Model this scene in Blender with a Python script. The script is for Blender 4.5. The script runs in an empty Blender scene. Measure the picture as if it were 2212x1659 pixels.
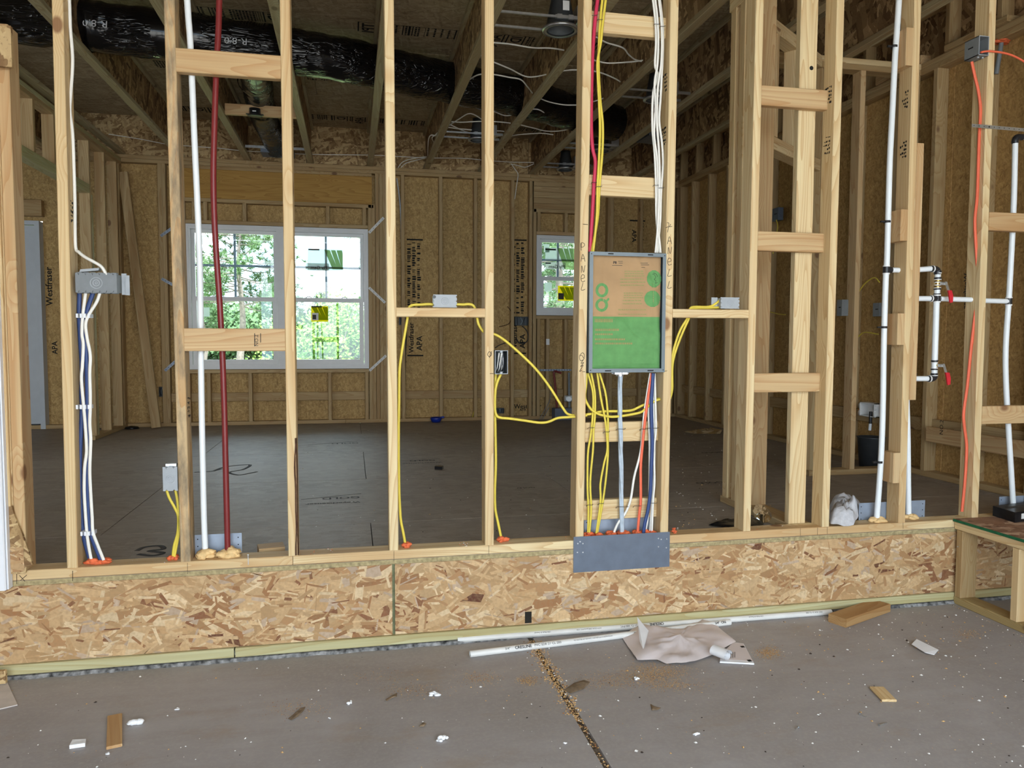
import bpy, math, random
from mathutils import Vector, Matrix, noise
R = random.Random(7)
D = bpy.data
SC = bpy.context.scene
COL = SC.collection
V = Vector

# ------------------------------------------------------------------ camera, sky, sun, exposure
FPX, YAW, PIT, ROL = 1630.0, .2092, .0586, .0028          # focal length in pixels of the 2212 x 1659 frame
CAM = V((1.076, -3.14, .918))
FW = V((math.sin(YAW) * math.cos(PIT), math.cos(YAW) * math.cos(PIT), -math.sin(PIT)))
_r = V((math.cos(YAW), -math.sin(YAW), 0)); _u = _r.cross(FW)
RT = _r * math.cos(ROL) + _u * math.sin(ROL)
UP = -_r * math.sin(ROL) + _u * math.cos(ROL)
cd = D.cameras.new('camera'); cam = D.objects.new('camera', cd); COL.objects.link(cam)
cd.sensor_width = 36; cd.lens = 36 * FPX / 2212; cd.clip_start = .05; cd.clip_end = 500
cam.matrix_world = Matrix(((RT.x, UP.x, -FW.x, CAM.x), (RT.y, UP.y, -FW.y, CAM.y), (RT.z, UP.z, -FW.z, CAM.z), (0, 0, 0, 1)))
SC.camera = cam
SC.view_settings.view_transform = 'Standard'; SC.view_settings.look = 'None'
SC.view_settings.gamma = 1; SC.view_settings.use_curve_mapping = False
SC.view_settings.exposure = 0.5
SKY = 5.0
SUN = 12.0
PORTALS = True


def nd(nt, t, ins=None, **pr):
    n = nt.nodes.new(t)
    for k, x in pr.items(): setattr(n, k, x)
    for k, x in (ins or {}).items():
        s = n.inputs[k]
        if isinstance(x, bpy.types.NodeSocket): nt.links.new(x, s)
        else: s.default_value = x
    return n


def ramp(nt, fac, stops, interp='LINEAR'):
    n = nt.nodes.new('ShaderNodeValToRGB'); cr = n.color_ramp; cr.interpolation = interp
    while len(cr.elements) < len(stops): cr.elements.new(.5)
    for e, (p, c) in zip(cr.elements, stops):
        e.position = p; e.color = (*c, 1) if len(c) == 3 else c
    nt.links.new(fac, n.inputs[0]); return n.outputs[0]


def mth(nt, op, a, b=None, c=None, clamp=False):
    ins = {0: a}
    if b is not None: ins[1] = b
    if c is not None: ins[2] = c
    return nd(nt, 'ShaderNodeMath', ins, operation=op, use_clamp=clamp).outputs[0]


def mix(nt, fac, a, b, bt='MIX'):
    n = nt.nodes.new('ShaderNodeMix'); n.data_type = 'RGBA'; n.blend_type = bt
    for i, x in ((0, fac), (6, a), (7, b)):
        if isinstance(x, bpy.types.NodeSocket): nt.links.new(x, n.inputs[i])
        else: n.inputs[i].default_value = (*x, 1) if (i and len(x) == 3) else x
    return n.outputs[2]


def srgb(r, g, b, k=1.0):
    f = lambda c: ((c / 255 + .055) / 1.055) ** 2.4 if c > 10 else c / 255 / 12.92
    return tuple(min(1, f(c) * k) for c in (r, g, b))


w = D.worlds.new('sky'); SC.world = w; w.use_nodes = True; nt = w.node_tree
bg = nt.nodes['Background']
tc = nd(nt, 'ShaderNodeTexCoord').outputs['Generated']
mp = nd(nt, 'ShaderNodeMapping', {'Vector': tc, 'Scale': (1, 1, 2.2)}).outputs[0]
cl = nd(nt, 'ShaderNodeTexNoise', {'Vector': mp, 'Scale': 2.6, 'Detail': 7.0, 'Roughness': .55}).outputs[0]
skycol = ramp(nt, cl, [(.36, (.50, .76, 1.0)), (.60, (1.0, 1.0, 1.0))])
nt.links.new(skycol, bg.inputs[0]); bg.inputs[1].default_value = SKY
sd = D.lights.new('sun', 'SUN'); sd.energy = SUN; sd.angle = .02; sd.color = (1, .97, .91)
so = D.objects.new('sun', sd); COL.objects.link(so); so.location = (0, -9, 14)
so.rotation_euler = V((-.18, .62, -1.15)).to_track_quat('-Z', 'Y').to_euler()


def portal(name, c, sx, sy, n):
    l = D.lights.new(name, 'AREA'); l.shape = 'RECTANGLE'; l.size = sx; l.size_y = sy; l.cycles.is_portal = True
    o = D.objects.new(name, l); COL.objects.link(o); o.location = c
    o.rotation_euler = V(n).to_track_quat('-Z', 'Z').to_euler()


# light portals in the real openings only (sampling aid, they emit nothing themselves)
if PORTALS:
    portal('garage_opening_portal', (1.7, -4.75, 1.2), 5.4, 3.1, (0, 1, 0))
    portal('twin_window_portal', (.34, 5.46, 1.35), 1.8, 1.5, (0, -1, 0))
    portal('small_window_portal', (3.4, 5.46, 1.63), .6, .9, (0, -1, 0))

# ------------------------------------------------------------------ helpers


def ray(u, v): return FW + RT * ((u - 1106) / FPX) - UP * ((v - 829.5) / FPX)


def P(u, v, ax=1, val=0.0):
    """the point of a plane (x, y or z = val) that the photograph shows at u, v"""
    d = ray(u, v); return CAM + d * ((val - CAM[ax]) / d[ax])


def world_of(o):
    m = Matrix.Identity(4)
    while o is not None: m = o.matrix_basis @ m; o = o.parent
    return m


def put(o, parent, world):
    """parent o and keep it at a world matrix"""
    if parent is not None: o.parent = parent; world = world_of(parent).inverted() @ world
    o.matrix_basis = world
    return o


def tag(o, label=None, cat=None, group=None, kind=None):
    if label: o['label'] = label
    if cat: o['category'] = cat
    if group: o['group'] = group
    if kind: o['kind'] = kind
    return o


def thing(name, label, cat, loc, group=None):
    o = D.objects.new(name, None); COL.objects.link(o); o.location = V(loc); o.empty_display_size = .05
    return tag(o, label, cat, group)


def setting(name, loc=(0, 0, 0), parent=None):
    o = D.objects.new(name, None); COL.objects.link(o); o.location = V(loc); o.empty_display_size = .1
    if parent is None: o['kind'] = 'structure'
    else: o.parent = parent
    return o


def bmat(me, m):
    if m is not None:
        for x in (m if isinstance(m, (list, tuple)) else [m]): me.materials.append(x)


class MB:
    def __init__(s): s.v = []; s.f = []; s.mi = []; s.cur = 0; s.sm = []

    def add(s, vs, fs, smooth=False):
        n = len(s.v); s.v += [tuple(x) for x in vs]
        for f in fs: s.f.append([i + n for i in f]); s.mi.append(s.cur); s.sm.append(smooth)
        return s

    def box(s, lo, hi):
        (a, b, c), (d, e, f) = lo, hi
        return s.add([(a, b, c), (d, b, c), (d, e, c), (a, e, c), (a, b, f), (d, b, f), (d, e, f), (a, e, f)],
                     [(0, 3, 2, 1), (4, 5, 6, 7), (0, 1, 5, 4), (1, 2, 6, 5), (2, 3, 7, 6), (3, 0, 4, 7)])

    def prism(s, pts, d):
        """closed polygon of 3-D points pushed along d"""
        n = len(pts); d = V(d); p = [V(x) for x in pts]
        nor = sum(((p[i] - p[0]).cross(p[(i + 1) % n] - p[0]) for i in range(1, n)), V((0, 0, 0)))
        if nor.dot(d) < 0: p.reverse()
        q = [x + d for x in p]
        return s.add(p + q, [tuple(range(n - 1, -1, -1)), tuple(range(n, 2 * n))] + [(i, (i + 1) % n, n + (i + 1) % n, n + i) for i in range(n)])

    def tube(s, pts, r, n=8, cap=True, flat=1.0, ref=None, smooth=True):
        p = [V(x) for x in pts]; m = len(p); rr = r if isinstance(r, (list, tuple)) else [r] * m
        vs = []; prev = None
        for i in range(m):
            t = (p[min(i + 1, m - 1)] - p[max(i - 1, 0)])
            t = t.normalized() if t.length > 1e-9 else V((0, 0, 1))
            if prev is None:
                a = V(ref) if ref is not None else (V((0, 1, 0)) if abs(t.y) < .9 else V((1, 0, 0)))
            else: a = prev
            a = (a - t * a.dot(t))
            if a.length < 1e-6: a = t.orthogonal()
            a.normalize(); prev = a; b = t.cross(a)
            for k in range(n):
                th = 2 * math.pi * k / n
                vs.append(p[i] + a * (math.cos(th) * rr[i] * flat) + b * (math.sin(th) * rr[i]))
        fs = [(i * n + k, i * n + (k + 1) % n, (i + 1) * n + (k + 1) % n, (i + 1) * n + k) for i in range(m - 1) for k in range(n)]
        s.add(vs, fs, smooth)
        if cap: s.add(vs[:n], [tuple(range(n - 1, -1, -1))]); s.add(vs[-n:], [tuple(range(n))])
        return s

    def cyl(s, a, b, r, n=16, r2=None, smooth=True): return s.tube([a, b], [r, r if r2 is None else r2], n, True, 1.0, None, smooth)

    def lathe(s, c, ax, prof, n=20):
        """prof = [(radius, along)...] about axis ax through c, open ended"""
        ax = V(ax).normalized(); a = ax.orthogonal().normalized(); b = ax.cross(a); c = V(c)
        vs = [c + ax * h + (a * math.cos(2 * math.pi * k / n) + b * math.sin(2 * math.pi * k / n)) * r for r, h in prof for k in range(n)]
        return s.add(vs, [(i * n + k, i * n + (k + 1) % n, (i + 1) * n + (k + 1) % n, (i + 1) * n + k) for i in range(len(prof) - 1) for k in range(n)], True)

    def build(s, name, m=None, parent=None, origin=None, kind=None):
        if origin is None:
            xs = list(zip(*s.v)); origin = V([(min(q) + max(q)) / 2 for q in xs])
        origin = V(origin)
        me = D.meshes.new(name); me.from_pydata([tuple(V(x) - origin) for x in s.v], [], s.f); bmat(me, m)
        me.polygons.foreach_set('material_index', s.mi); me.polygons.foreach_set('use_smooth', s.sm); me.update()
        o = D.objects.new(name, me); COL.objects.link(o)
        put(o, parent, Matrix.Translation(origin))
        if kind: o['kind'] = kind
        return o


def beam(name, A, B, wd, w, t, m, parent, ch=.003):
    """a sawn board from A to B (centre line), w wide along wd, t thick; grain runs along its local z"""
    A = V(A); B = V(B); z = (B - A); L = z.length; z.normalize(); x = V(wd); x = (x - z * x.dot(z)).normalized(); y = z.cross(x)
    a, b = w / 2, t / 2; c = min(ch, a * .4, b * .4)
    sec = [(-a + c, -b), (a - c, -b), (a, -b + c), (a, b - c), (a - c, b), (-a + c, b), (-a, b - c), (-a, -b + c)]
    me = D.meshes.new(name)
    me.from_pydata([(p, q, -L / 2) for p, q in sec] + [(p, q, L / 2) for p, q in sec], [],
                   [tuple(range(7, -1, -1)), tuple(range(8, 16))] + [(i, (i + 1) % 8, 8 + (i + 1) % 8, 8 + i) for i in range(8)])
    bmat(me, m); o = D.objects.new(name, me); COL.objects.link(o)
    C = (A + B) / 2
    M = Matrix(((x.x, y.x, z.x, C.x), (x.y, y.y, z.y, C.y), (x.z, y.z, z.z, C.z), (0, 0, 0, 1)))
    return put(o, parent, M)


def bx(name, lo, hi, ax, m, parent, ch=.003):
    lo = V(lo); hi = V(hi); c = (lo + hi) / 2; A = c.copy(); B = c.copy(); A[ax] = lo[ax]; B[ax] = hi[ax]
    wx = (ax + 1) % 3; ty = (ax + 2) % 3; wd = V((0, 0, 0)); wd[wx] = 1
    return beam(name, A, B, wd, hi[wx] - lo[wx], hi[ty] - lo[ty], m, parent, ch)


def spl(pts, k=6):
    p = [V(x) for x in pts]
    if len(p) < 3: return p
    q = [p[0] * 2 - p[1]] + p + [p[-1] * 2 - p[-2]]; out = []
    for i in range(1, len(q) - 2):
        a, b, c, d = q[i - 1:i + 3]
        for j in range(k):
            t = j / k
            out.append(.5 * ((2 * b) + (c - a) * t + (2 * a - 5 * b + 4 * c - d) * t * t + (3 * b - a - 3 * c + d) * t ** 3))
    return out + [p[-1]]


def px(lst, y=None, z=None, x=None):
    """pixel list to points on a plane; an item may carry its own depth as a third number"""
    o = []
    for it in lst:
        if y is not None: o.append(P(it[0], it[1], 1, it[2] if len(it) > 2 else y))
        elif z is not None: o.append(P(it[0], it[1], 2, it[2] if len(it) > 2 else z))
        else: o.append(P(it[0], it[1], 0, it[2] if len(it) > 2 else x))
    return o


# ------------------------------------------------------------------ materials


def base(name, rough=.6, metal=0.0, spec=.3):
    m = D.materials.new(name); m.use_nodes = True; nt = m.node_tree; b = nt.nodes['Principled BSDF']
    b.inputs['Roughness'].default_value = rough; b.inputs['Metallic'].default_value = metal
    b.inputs['Specular IOR Level'].default_value = spec
    return m, nt, b


def plain(name, c, rough=.55, metal=0.0, spec=.3, var=.12, scale=14.0, bump=0.0):
    """a flat colour broken up by faint noise"""
    m, nt, b = base(name, rough, metal, spec)
    t = nd(nt, 'ShaderNodeTexCoord').outputs['Object']
    n = nd(nt, 'ShaderNodeTexNoise', {'Vector': t, 'Scale': scale, 'Detail': 4.0}).outputs[0]
    nt.links.new(ramp(nt, n, [(.3, tuple(x * (1 - var) for x in c)), (.7, tuple(min(1, x * (1 + var)) for x in c))]), b.inputs['Base Color'])
    if bump:
        nt.links.new(nd(nt, 'ShaderNodeBump', {'Height': n, 'Strength': bump, 'Distance': .01}).outputs[0], b.inputs['Normal'])
    return m


def wood(name, pale, mid, heart, dark, knots=True, stain=None, rough=.62, rv=.9):
    m, nt, b = base(name, rough, 0, .25)
    oc = nd(nt, 'ShaderNodeTexCoord').outputs['Object']
    rnd = nd(nt, 'ShaderNodeObjectInfo').outputs['Random']
    off = nd(nt, 'ShaderNodeCombineXYZ', {0: mth(nt, 'MULTIPLY', rnd, 37.0), 1: mth(nt, 'MULTIPLY', rnd, 71.0), 2: mth(nt, 'MULTIPLY', rnd, 113.0)}).outputs[0]
    p = nd(nt, 'ShaderNodeVectorMath', {0: oc, 1: off}, operation='ADD').outputs[0]
    s1 = nd(nt, 'ShaderNodeMapping', {'Vector': p, 'Scale': (1, 1, .075)}).outputs[0]
    kv = nd(nt, 'ShaderNodeMapping', {'Vector': p, 'Scale': (1, 1, .62)}).outputs[0]
    vo = nd(nt, 'ShaderNodeTexVoronoi', {'Vector': kv, 'Scale': 5.0, 'Randomness': 1.0})
    kd = vo.outputs['Distance']; kr = nd(nt, 'ShaderNodeSeparateColor', {0: vo.outputs['Color']}).outputs[0]
    ksel = mth(nt, 'GREATER_THAN', kr, .45) if knots else mth(nt, 'GREATER_THAN', kr, 2.0)
    kn = mth(nt, 'MULTIPLY', nd(nt, 'ShaderNodeMapRange', {0: kd, 1: .075, 2: .115, 3: 1.0, 4: 0.0}).outputs[0], ksel, clamp=True)
    halo = mth(nt, 'MULTIPLY', nd(nt, 'ShaderNodeMapRange', {0: kd, 1: .08, 2: .36, 3: 1.0, 4: 0.0}).outputs[0], ksel, clamp=True)
    n1 = nd(nt, 'ShaderNodeTexNoise', {'Vector': s1, 'Scale': 9.0, 'Detail': 1.5, 'Roughness': .4}).outputs[0]
    n1 = mth(nt, 'ADD', n1, mth(nt, 'MULTIPLY', halo, .18))
    ring = mth(nt, 'FRACT', mth(nt, 'MULTIPLY', n1, 17.0))
    ring = mth(nt, 'POWER', ring, 2.2)
    fib = nd(nt, 'ShaderNodeTexNoise', {'Vector': nd(nt, 'ShaderNodeMapping', {'Vector': p, 'Scale': (1, 1, .02)}).outputs[0], 'Scale': 160.0, 'Detail': 2.0}).outputs[0]
    hn = nd(nt, 'ShaderNodeTexNoise', {'Vector': nd(nt, 'ShaderNodeMapping', {'Vector': p, 'Scale': (1, 1, .05)}).outputs[0], 'Scale': 13.0, 'Detail': 1.0}).outputs[0]
    hs = mth(nt, 'MULTIPLY', mth(nt, 'FRACT', mth(nt, 'MULTIPLY', rnd, 13.7)), rv)
    c = mix(nt, mth(nt, 'FRACT', mth(nt, 'MULTIPLY', rnd, 5.3)), pale, mid)
    c = mix(nt, mth(nt, 'MULTIPLY', nd(nt, 'ShaderNodeMapRange', {0: hn, 1: .46, 2: .6}).outputs[0], hs, clamp=True), c, heart)
    c = mix(nt, mth(nt, 'MULTIPLY', ring, .62), c, tuple(x * y for x, y in zip(heart, (.92, .80, .66))))
    c = mix(nt, mth(nt, 'MULTIPLY', mth(nt, 'SUBTRACT', 1.0, fib), .30), c, dark)
    if stain:
        sn = nd(nt, 'ShaderNodeTexNoise', {'Vector': nd(nt, 'ShaderNodeMapping', {'Vector': p, 'Scale': (1, 1, .25)}).outputs[0], 'Scale': 22.0, 'Detail': 6.0, 'Roughness': .65}).outputs[0]
        c = mix(nt, nd(nt, 'ShaderNodeMapRange', {0: sn, 1: .42, 2: .66, 3: 0.0, 4: .85}).outputs[0], c, stain)
    c = mix(nt, mth(nt, 'MULTIPLY', halo, .35), c, heart)
    c = mix(nt, mth(nt, 'MULTIPLY', kn, .85), c, dark)
    nt.links.new(c, b.inputs['Base Color'])
    nt.links.new(nd(nt, 'ShaderNodeBump', {'Height': ring, 'Strength': .12, 'Distance': .002}).outputs[0], b.inputs['Normal'])
    return m


def osb(name, lo, mid, hi, scale=1.0, stretch=3.2, na=1, la=0, contrast=1.0, rough=.7, spec=.2, grey=None):
    """pressed strand board: voronoi layers of stretched flakes turned against each other about the board's normal"""
    m, nt, b = base(name, rough, 0, spec)
    oc = nd(nt, 'ShaderNodeTexCoord').outputs['Object']
    rnd = nd(nt, 'ShaderNodeObjectInfo').outputs['Random']
    oc = nd(nt, 'ShaderNodeVectorMath', {0: oc, 1: nd(nt, 'ShaderNodeCombineXYZ', {0: mth(nt, 'MULTIPLY', rnd, 17.0), 1: mth(nt, 'MULTIPLY', rnd, 29.0), 2: mth(nt, 'MULTIPLY', rnd, 11.0)}).outputs[0]}, operation='ADD').outputs[0]
    c = None
    for i, (ang, sc, thr) in enumerate(((.12, 30, -1), (.8, 26, .5), (-.65, 29, .55), (1.4, 24, .66), (-.2, 18, .7))):
        d = nd(nt, 'ShaderNodeTexNoise', {'Vector': oc, 'Scale': 9.0 + i * 3}).outputs['Color']
        pv = nd(nt, 'ShaderNodeVectorMath', {0: oc, 1: nd(nt, 'ShaderNodeVectorMath', {0: d, 'Scale': .02}, operation='SCALE').outputs[0]}, operation='ADD').outputs[0]
        rot = [0.0, 0.0, 0.0]; rot[na] = ang
        sx = [1.0] * 3; sx[la] = stretch; sx[na] = 4.0
        mv = nd(nt, 'ShaderNodeMapping', {'Vector': pv, 'Rotation': tuple(rot), 'Scale': tuple(sx)}, vector_type='TEXTURE').outputs[0]
        vo = nd(nt, 'ShaderNodeTexVoronoi', {'Vector': mv, 'Scale': sc * scale, 'Randomness': 1.0}, distance='CHEBYCHEV')
        sep = nd(nt, 'ShaderNodeSeparateColor', {0: vo.outputs['Color']})
        fl = ramp(nt, sep.outputs[0], [(0, lo), (.2, tuple((a + q) / 2 for a, q in zip(lo, mid))), (.5, mid), (.85, hi), (1, tuple(min(1, x * 1.12) for x in hi))])
        if c is None: c = mix(nt, contrast, mid, fl)
        else: c = mix(nt, mth(nt, 'MULTIPLY', mth(nt, 'GREATER_THAN', sep.outputs[1], thr), contrast), c, fl)
    fn = nd(nt, 'ShaderNodeTexNoise', {'Vector': oc, 'Scale': 120.0, 'Detail': 3.0}).outputs[0]
    c = mix(nt, nd(nt, 'ShaderNodeMapRange', {0: fn, 1: .58, 2: .75, 3: 0.0, 4: .5}).outputs[0], c, tuple(x * .5 for x in lo))
    if grey:
        gn = nd(nt, 'ShaderNodeTexNoise', {'Vector': oc, 'Scale': 1.3, 'Detail': 5.0}).outputs[0]
        c = mix(nt, nd(nt, 'ShaderNodeMapRange', {0: gn, 1: .3, 2: .7, 3: .35, 4: .75}).outputs[0], c, grey)
    nt.links.new(c, b.inputs['Base Color'])
    nt.links.new(nd(nt, 'ShaderNodeBump', {'Height': fn, 'Strength': .15, 'Distance': .002}).outputs[0], b.inputs['Normal'])
    return m


M = {}
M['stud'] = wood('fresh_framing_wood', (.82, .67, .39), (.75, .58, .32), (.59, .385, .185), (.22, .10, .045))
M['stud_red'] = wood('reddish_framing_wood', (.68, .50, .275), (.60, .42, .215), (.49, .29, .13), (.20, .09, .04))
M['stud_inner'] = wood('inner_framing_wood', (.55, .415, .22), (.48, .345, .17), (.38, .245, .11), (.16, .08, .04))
M['stud_stained'] = wood('mould_stained_wood', (.62, .46, .26), (.58, .42, .22), (.62, .36, .14), (.16, .09, .05), stain=(.16, .13, .09))
M['green'] = wood('green_treated_wood', (.60, .58, .36), (.53, .50, .28), (.44, .38, .18), (.20, .16, .08), knots=False)
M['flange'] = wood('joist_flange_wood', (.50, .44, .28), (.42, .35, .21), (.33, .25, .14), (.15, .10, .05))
M['treated'] = wood('brown_treated_wood', (.50, .40, .20), (.43, .33, .15), (.34, .23, .09), (.15, .09, .04))
M['offcut'] = wood('brown_offcut_wood', (.52, .34, .16), (.46, .28, .12), (.36, .19, .07), (.16, .08, .03))
M['lvl'] = wood('golden_header_wood', (.55, .33, .085), (.48, .27, .06), (.36, .19, .045), (.14, .06, .02))
M['osb_wall'] = osb('wall_sheathing_board', (.24, .14, .05), (.455, .295, .115), (.60, .42, .19), 3.8, 3.4, 1, 2, .42)
M['osb_side'] = osb('side_sheathing_board', (.24, .13, .045), (.47, .295, .11), (.60, .40, .17), 3.8, 3.4, 0, 2, .42)
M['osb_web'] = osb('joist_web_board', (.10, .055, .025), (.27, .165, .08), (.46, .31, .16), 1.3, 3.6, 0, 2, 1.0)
M['osb_rim'] = osb('rough_rim_board', (.17, .09, .04), (.40, .26, .12), (.60, .44, .23), 1.9, 3.4, 1, 0, .9)
M['osb_step'] = osb('worn_step_board', (.13, .06, .035), (.33, .19, .12), (.52, .36, .25), 1.6, 3.4, 2, 0, .9)
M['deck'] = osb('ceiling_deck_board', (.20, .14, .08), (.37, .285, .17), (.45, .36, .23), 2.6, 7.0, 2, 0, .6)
M['subfloor'] = osb('dusty_subfloor_board', (.14, .105, .075), (.29, .235, .18), (.38, .315, .25), 2.2, 6.0, 2, 0, .55, rough=.55, spec=.26, grey=(.29, .25, .21))
M['edge'] = plain('board_edge', (.36, .29, .15), .8, var=.35, scale=60)
M['gap'] = plain('dark_gap', (.02, .018, .014), .95)
M['greengap'] = plain('green_lumber_in_gap', (.16, .17, .09), .8, var=.3, scale=40)
M['white'] = plain('white_plastic', (.80, .80, .79), .35, spec=.4, var=.03)
M['vinyl'] = plain('white_vinyl', (.74, .75, .75), .35, spec=.4, var=.03)
M['muntin'] = plain('grey_muntin', (.20, .25, .32), .4, var=.05)
M['pexwhite'] = plain('white_pipe_plastic', (.80, .84, .86), .28, spec=.45, var=.02)
M['pvc'] = plain('dusty_white_pipe', (.72, .71, .68), .38, spec=.4, var=.08, scale=9)
M['redpipe'] = plain('dark_red_pipe', (.19, .022, .022), .30, spec=.4, var=.08)
M['blackfit'] = plain('black_fitting', (.018, .018, .02), .35, spec=.4)
M['brass'] = plain('brass', (.62, .44, .16), .3, 1.0)
M['redhandle'] = plain('red_handle', (.55, .02, .03), .4)
M['steel'] = plain('galvanised_steel', (.55, .57, .59), .32, .9, var=.12, scale=30)
M['plate'] = plain('grey_steel_plate', (.115, .14, .185), .45, .1, .5, var=.1, scale=18)
M['plate_light'] = plain('bright_steel_plate', (.28, .33, .41), .40, .3, .5, var=.1, scale=18)
M['boxgrey'] = plain('grey_box_plastic', (.20, .215, .225), .45, var=.07, scale=30)
M['boxlight'] = plain('light_grey_box_plastic', (.36, .385, .41), .42, var=.06, scale=30)
M['boxdark'] = plain('dark_grey_box_inside', (.09, .10, .105), .5)
M['cabinet'] = plain('grey_cabinet_steel', (.135, .17, .19), .40, .1, .5, var=.06)
M['card'] = plain('brown_cardboard', (.42, .265, .135), .85, var=.12, scale=7)
M['print_green'] = plain('green_print', (.125, .31, .105), .8, var=.10, scale=25)
M['print_pale'] = plain('pale_green_print', (.31, .29, .115), .85, var=.2, scale=40)
M['print_tan'] = plain('tan_unprinted_letters', (.30, .27, .11), .85, var=.15, scale=40)
M['ink'] = plain('black_ink', (.012, .011, .010), .8)
M['inkfaint'] = plain('faint_black_ink', (.06, .055, .05), .8)
M['pencil'] = plain('dark_pencil', (.05, .035, .025), .8)
M['cyellow'] = plain('yellow_cable', (.72, .57, .075), .4, var=.05)
M['cwhite'] = plain('white_cable', (.80, .78, .72), .4, var=.04)
M['cblue'] = plain('navy_cable', (.035, .065, .19), .4, var=.08)
M['cred'] = plain('magenta_cable', (.55, .035, .085), .4, var=.05)
M['corange'] = plain('orange_cable', (.80, .15, .075), .4, var=.05)
M['cgrey'] = plain('grey_service_cable', (.46, .53, .60), .45, var=.12, scale=40)
M['cblack'] = plain('black_cable', (.03, .03, .035), .45)
M['clip'] = plain('milky_clip_plastic', (.72, .74, .78), .3)
M['foam_o'] = plain('orange_foam', (.75, .16, .06), .75, var=.25, scale=60, bump=.4)
M['foam_y'] = plain('yellow_foam', (.80, .55, .26), .7, var=.15, scale=50, bump=.3)
M['foam_w'] = plain('white_foam', (.82, .83, .85), .8, var=.05, scale=50, bump=.3)
M['bark'] = plain('dark_bark', (.075, .035, .018), .9, var=.4, scale=60)
M['paper'] = plain('white_paper', (.80, .80, .82), .7, var=.03)
M['leafbrown'] = plain('dry_grey_brown_leaf', (.19, .135, .085), .8, var=.3, scale=40)
M['pinkcard'] = plain('grey_cardboard', (.56, .51, .47), .8)
M['sheetplastic'] = plain('pinkish_white_sheet', (.68, .61, .61), .55, var=.05, scale=6)
M['label'] = plain('white_label', (.75, .75, .73), .5, var=.03)
M['rag'] = plain('grey_white_cloth', (.60, .60, .63), .9, var=.10, scale=50, bump=.3)
M['blackplastic'] = plain('black_sheet_plastic', (.010, .010, .012), .25, spec=.5)
M['bluething'] = plain('blue_plastic', (.008, .03, .30), .35, spec=.5)
M['canblack'] = plain('dark_can_metal', (.07, .075, .08), .4, .5)
M['boxprint'] = plain('black_printed_box', (.012, .012, .014), .35, var=.5, scale=30)
M['greenpaint'] = plain('green_painted_edge', (.012, .12, .05), .7, var=.2, scale=40)
M['doorwhite'] = plain('white_door_paint', (.50, .54, .58), .45, var=.03)
M['trimwhite'] = plain('white_trim_paint', (.78, .80, .84), .4, var=.02)
M['sticker_y'] = plain('yellow_sticker', (.70, .52, .01), .5, var=.05)
M['sticker_g'] = plain('olive_sticker', (.26, .33, .02), .5, var=.05)
M['sticker_p'] = plain('pale_sticker', (.60, .64, .62), .5, var=.04)
M['sticker_pg'] = plain('sage_sticker', (.30, .42, .20), .5, var=.05)
M['drywall'] = plain('unpainted_board', (.34, .29, .22), .8)


def glass(name, tint=(1, 1, 1), refl=.06, rough=0.0):
    m = D.materials.new(name); m.use_nodes = True; nt = m.node_tree; nt.nodes.clear()
    o = nd(nt, 'ShaderNodeOutputMaterial'); t = nd(nt, 'ShaderNodeBsdfTransparent', {'Color': (*tint, 1)})
    g = nd(nt, 'ShaderNodeBsdfGlossy', {'Roughness': rough, 'Color': (1, 1, 1, 1)})
    lw = nd(nt, 'ShaderNodeFresnel', {'IOR': 1.45})
    x = nd(nt, 'ShaderNodeMixShader', {0: lw.outputs[0], 1: t.outputs[0], 2: g.outputs[0]})
    nt.links.new(x.outputs[0], o.inputs[0]); return m


def backlit(name, c):
    m = D.materials.new(name); m.use_nodes = True; nt = m.node_tree; nt.nodes.clear()
    o = nd(nt, 'ShaderNodeOutputMaterial'); d = nd(nt, 'ShaderNodeBsdfDiffuse', {'Color': (*c, 1)}); t = nd(nt, 'ShaderNodeBsdfTranslucent', {'Color': (*c, 1)})
    x = nd(nt, 'ShaderNodeMixShader', {0: .7, 1: d.outputs[0], 2: t.outputs[0]}); p = nd(nt, 'ShaderNodeBsdfTransparent', {'Color': (*c, 1)})
    y = nd(nt, 'ShaderNodeMixShader', {0: .25, 1: x.outputs[0], 2: p.outputs[0]}); nt.links.new(y.outputs[0], o.inputs[0]); return m


for k_, c_ in (('sticker_y', (.62, .46, .01)), ('sticker_g', (.22, .28, .02)), ('sticker_p', (.52, .58, .56)), ('sticker_pg', (.26, .38, .16)), ('sticker_w', (.50, .52, .50))): M[k_] = backlit(k_.replace('sticker_', 'window_sticker_film_'), c_)
M['glass'] = glass('window_glass', (.93, .97, .97))
M['clearplastic'] = glass('clear_bottle_plastic', (.80, .86, .92), rough=.08)


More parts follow.
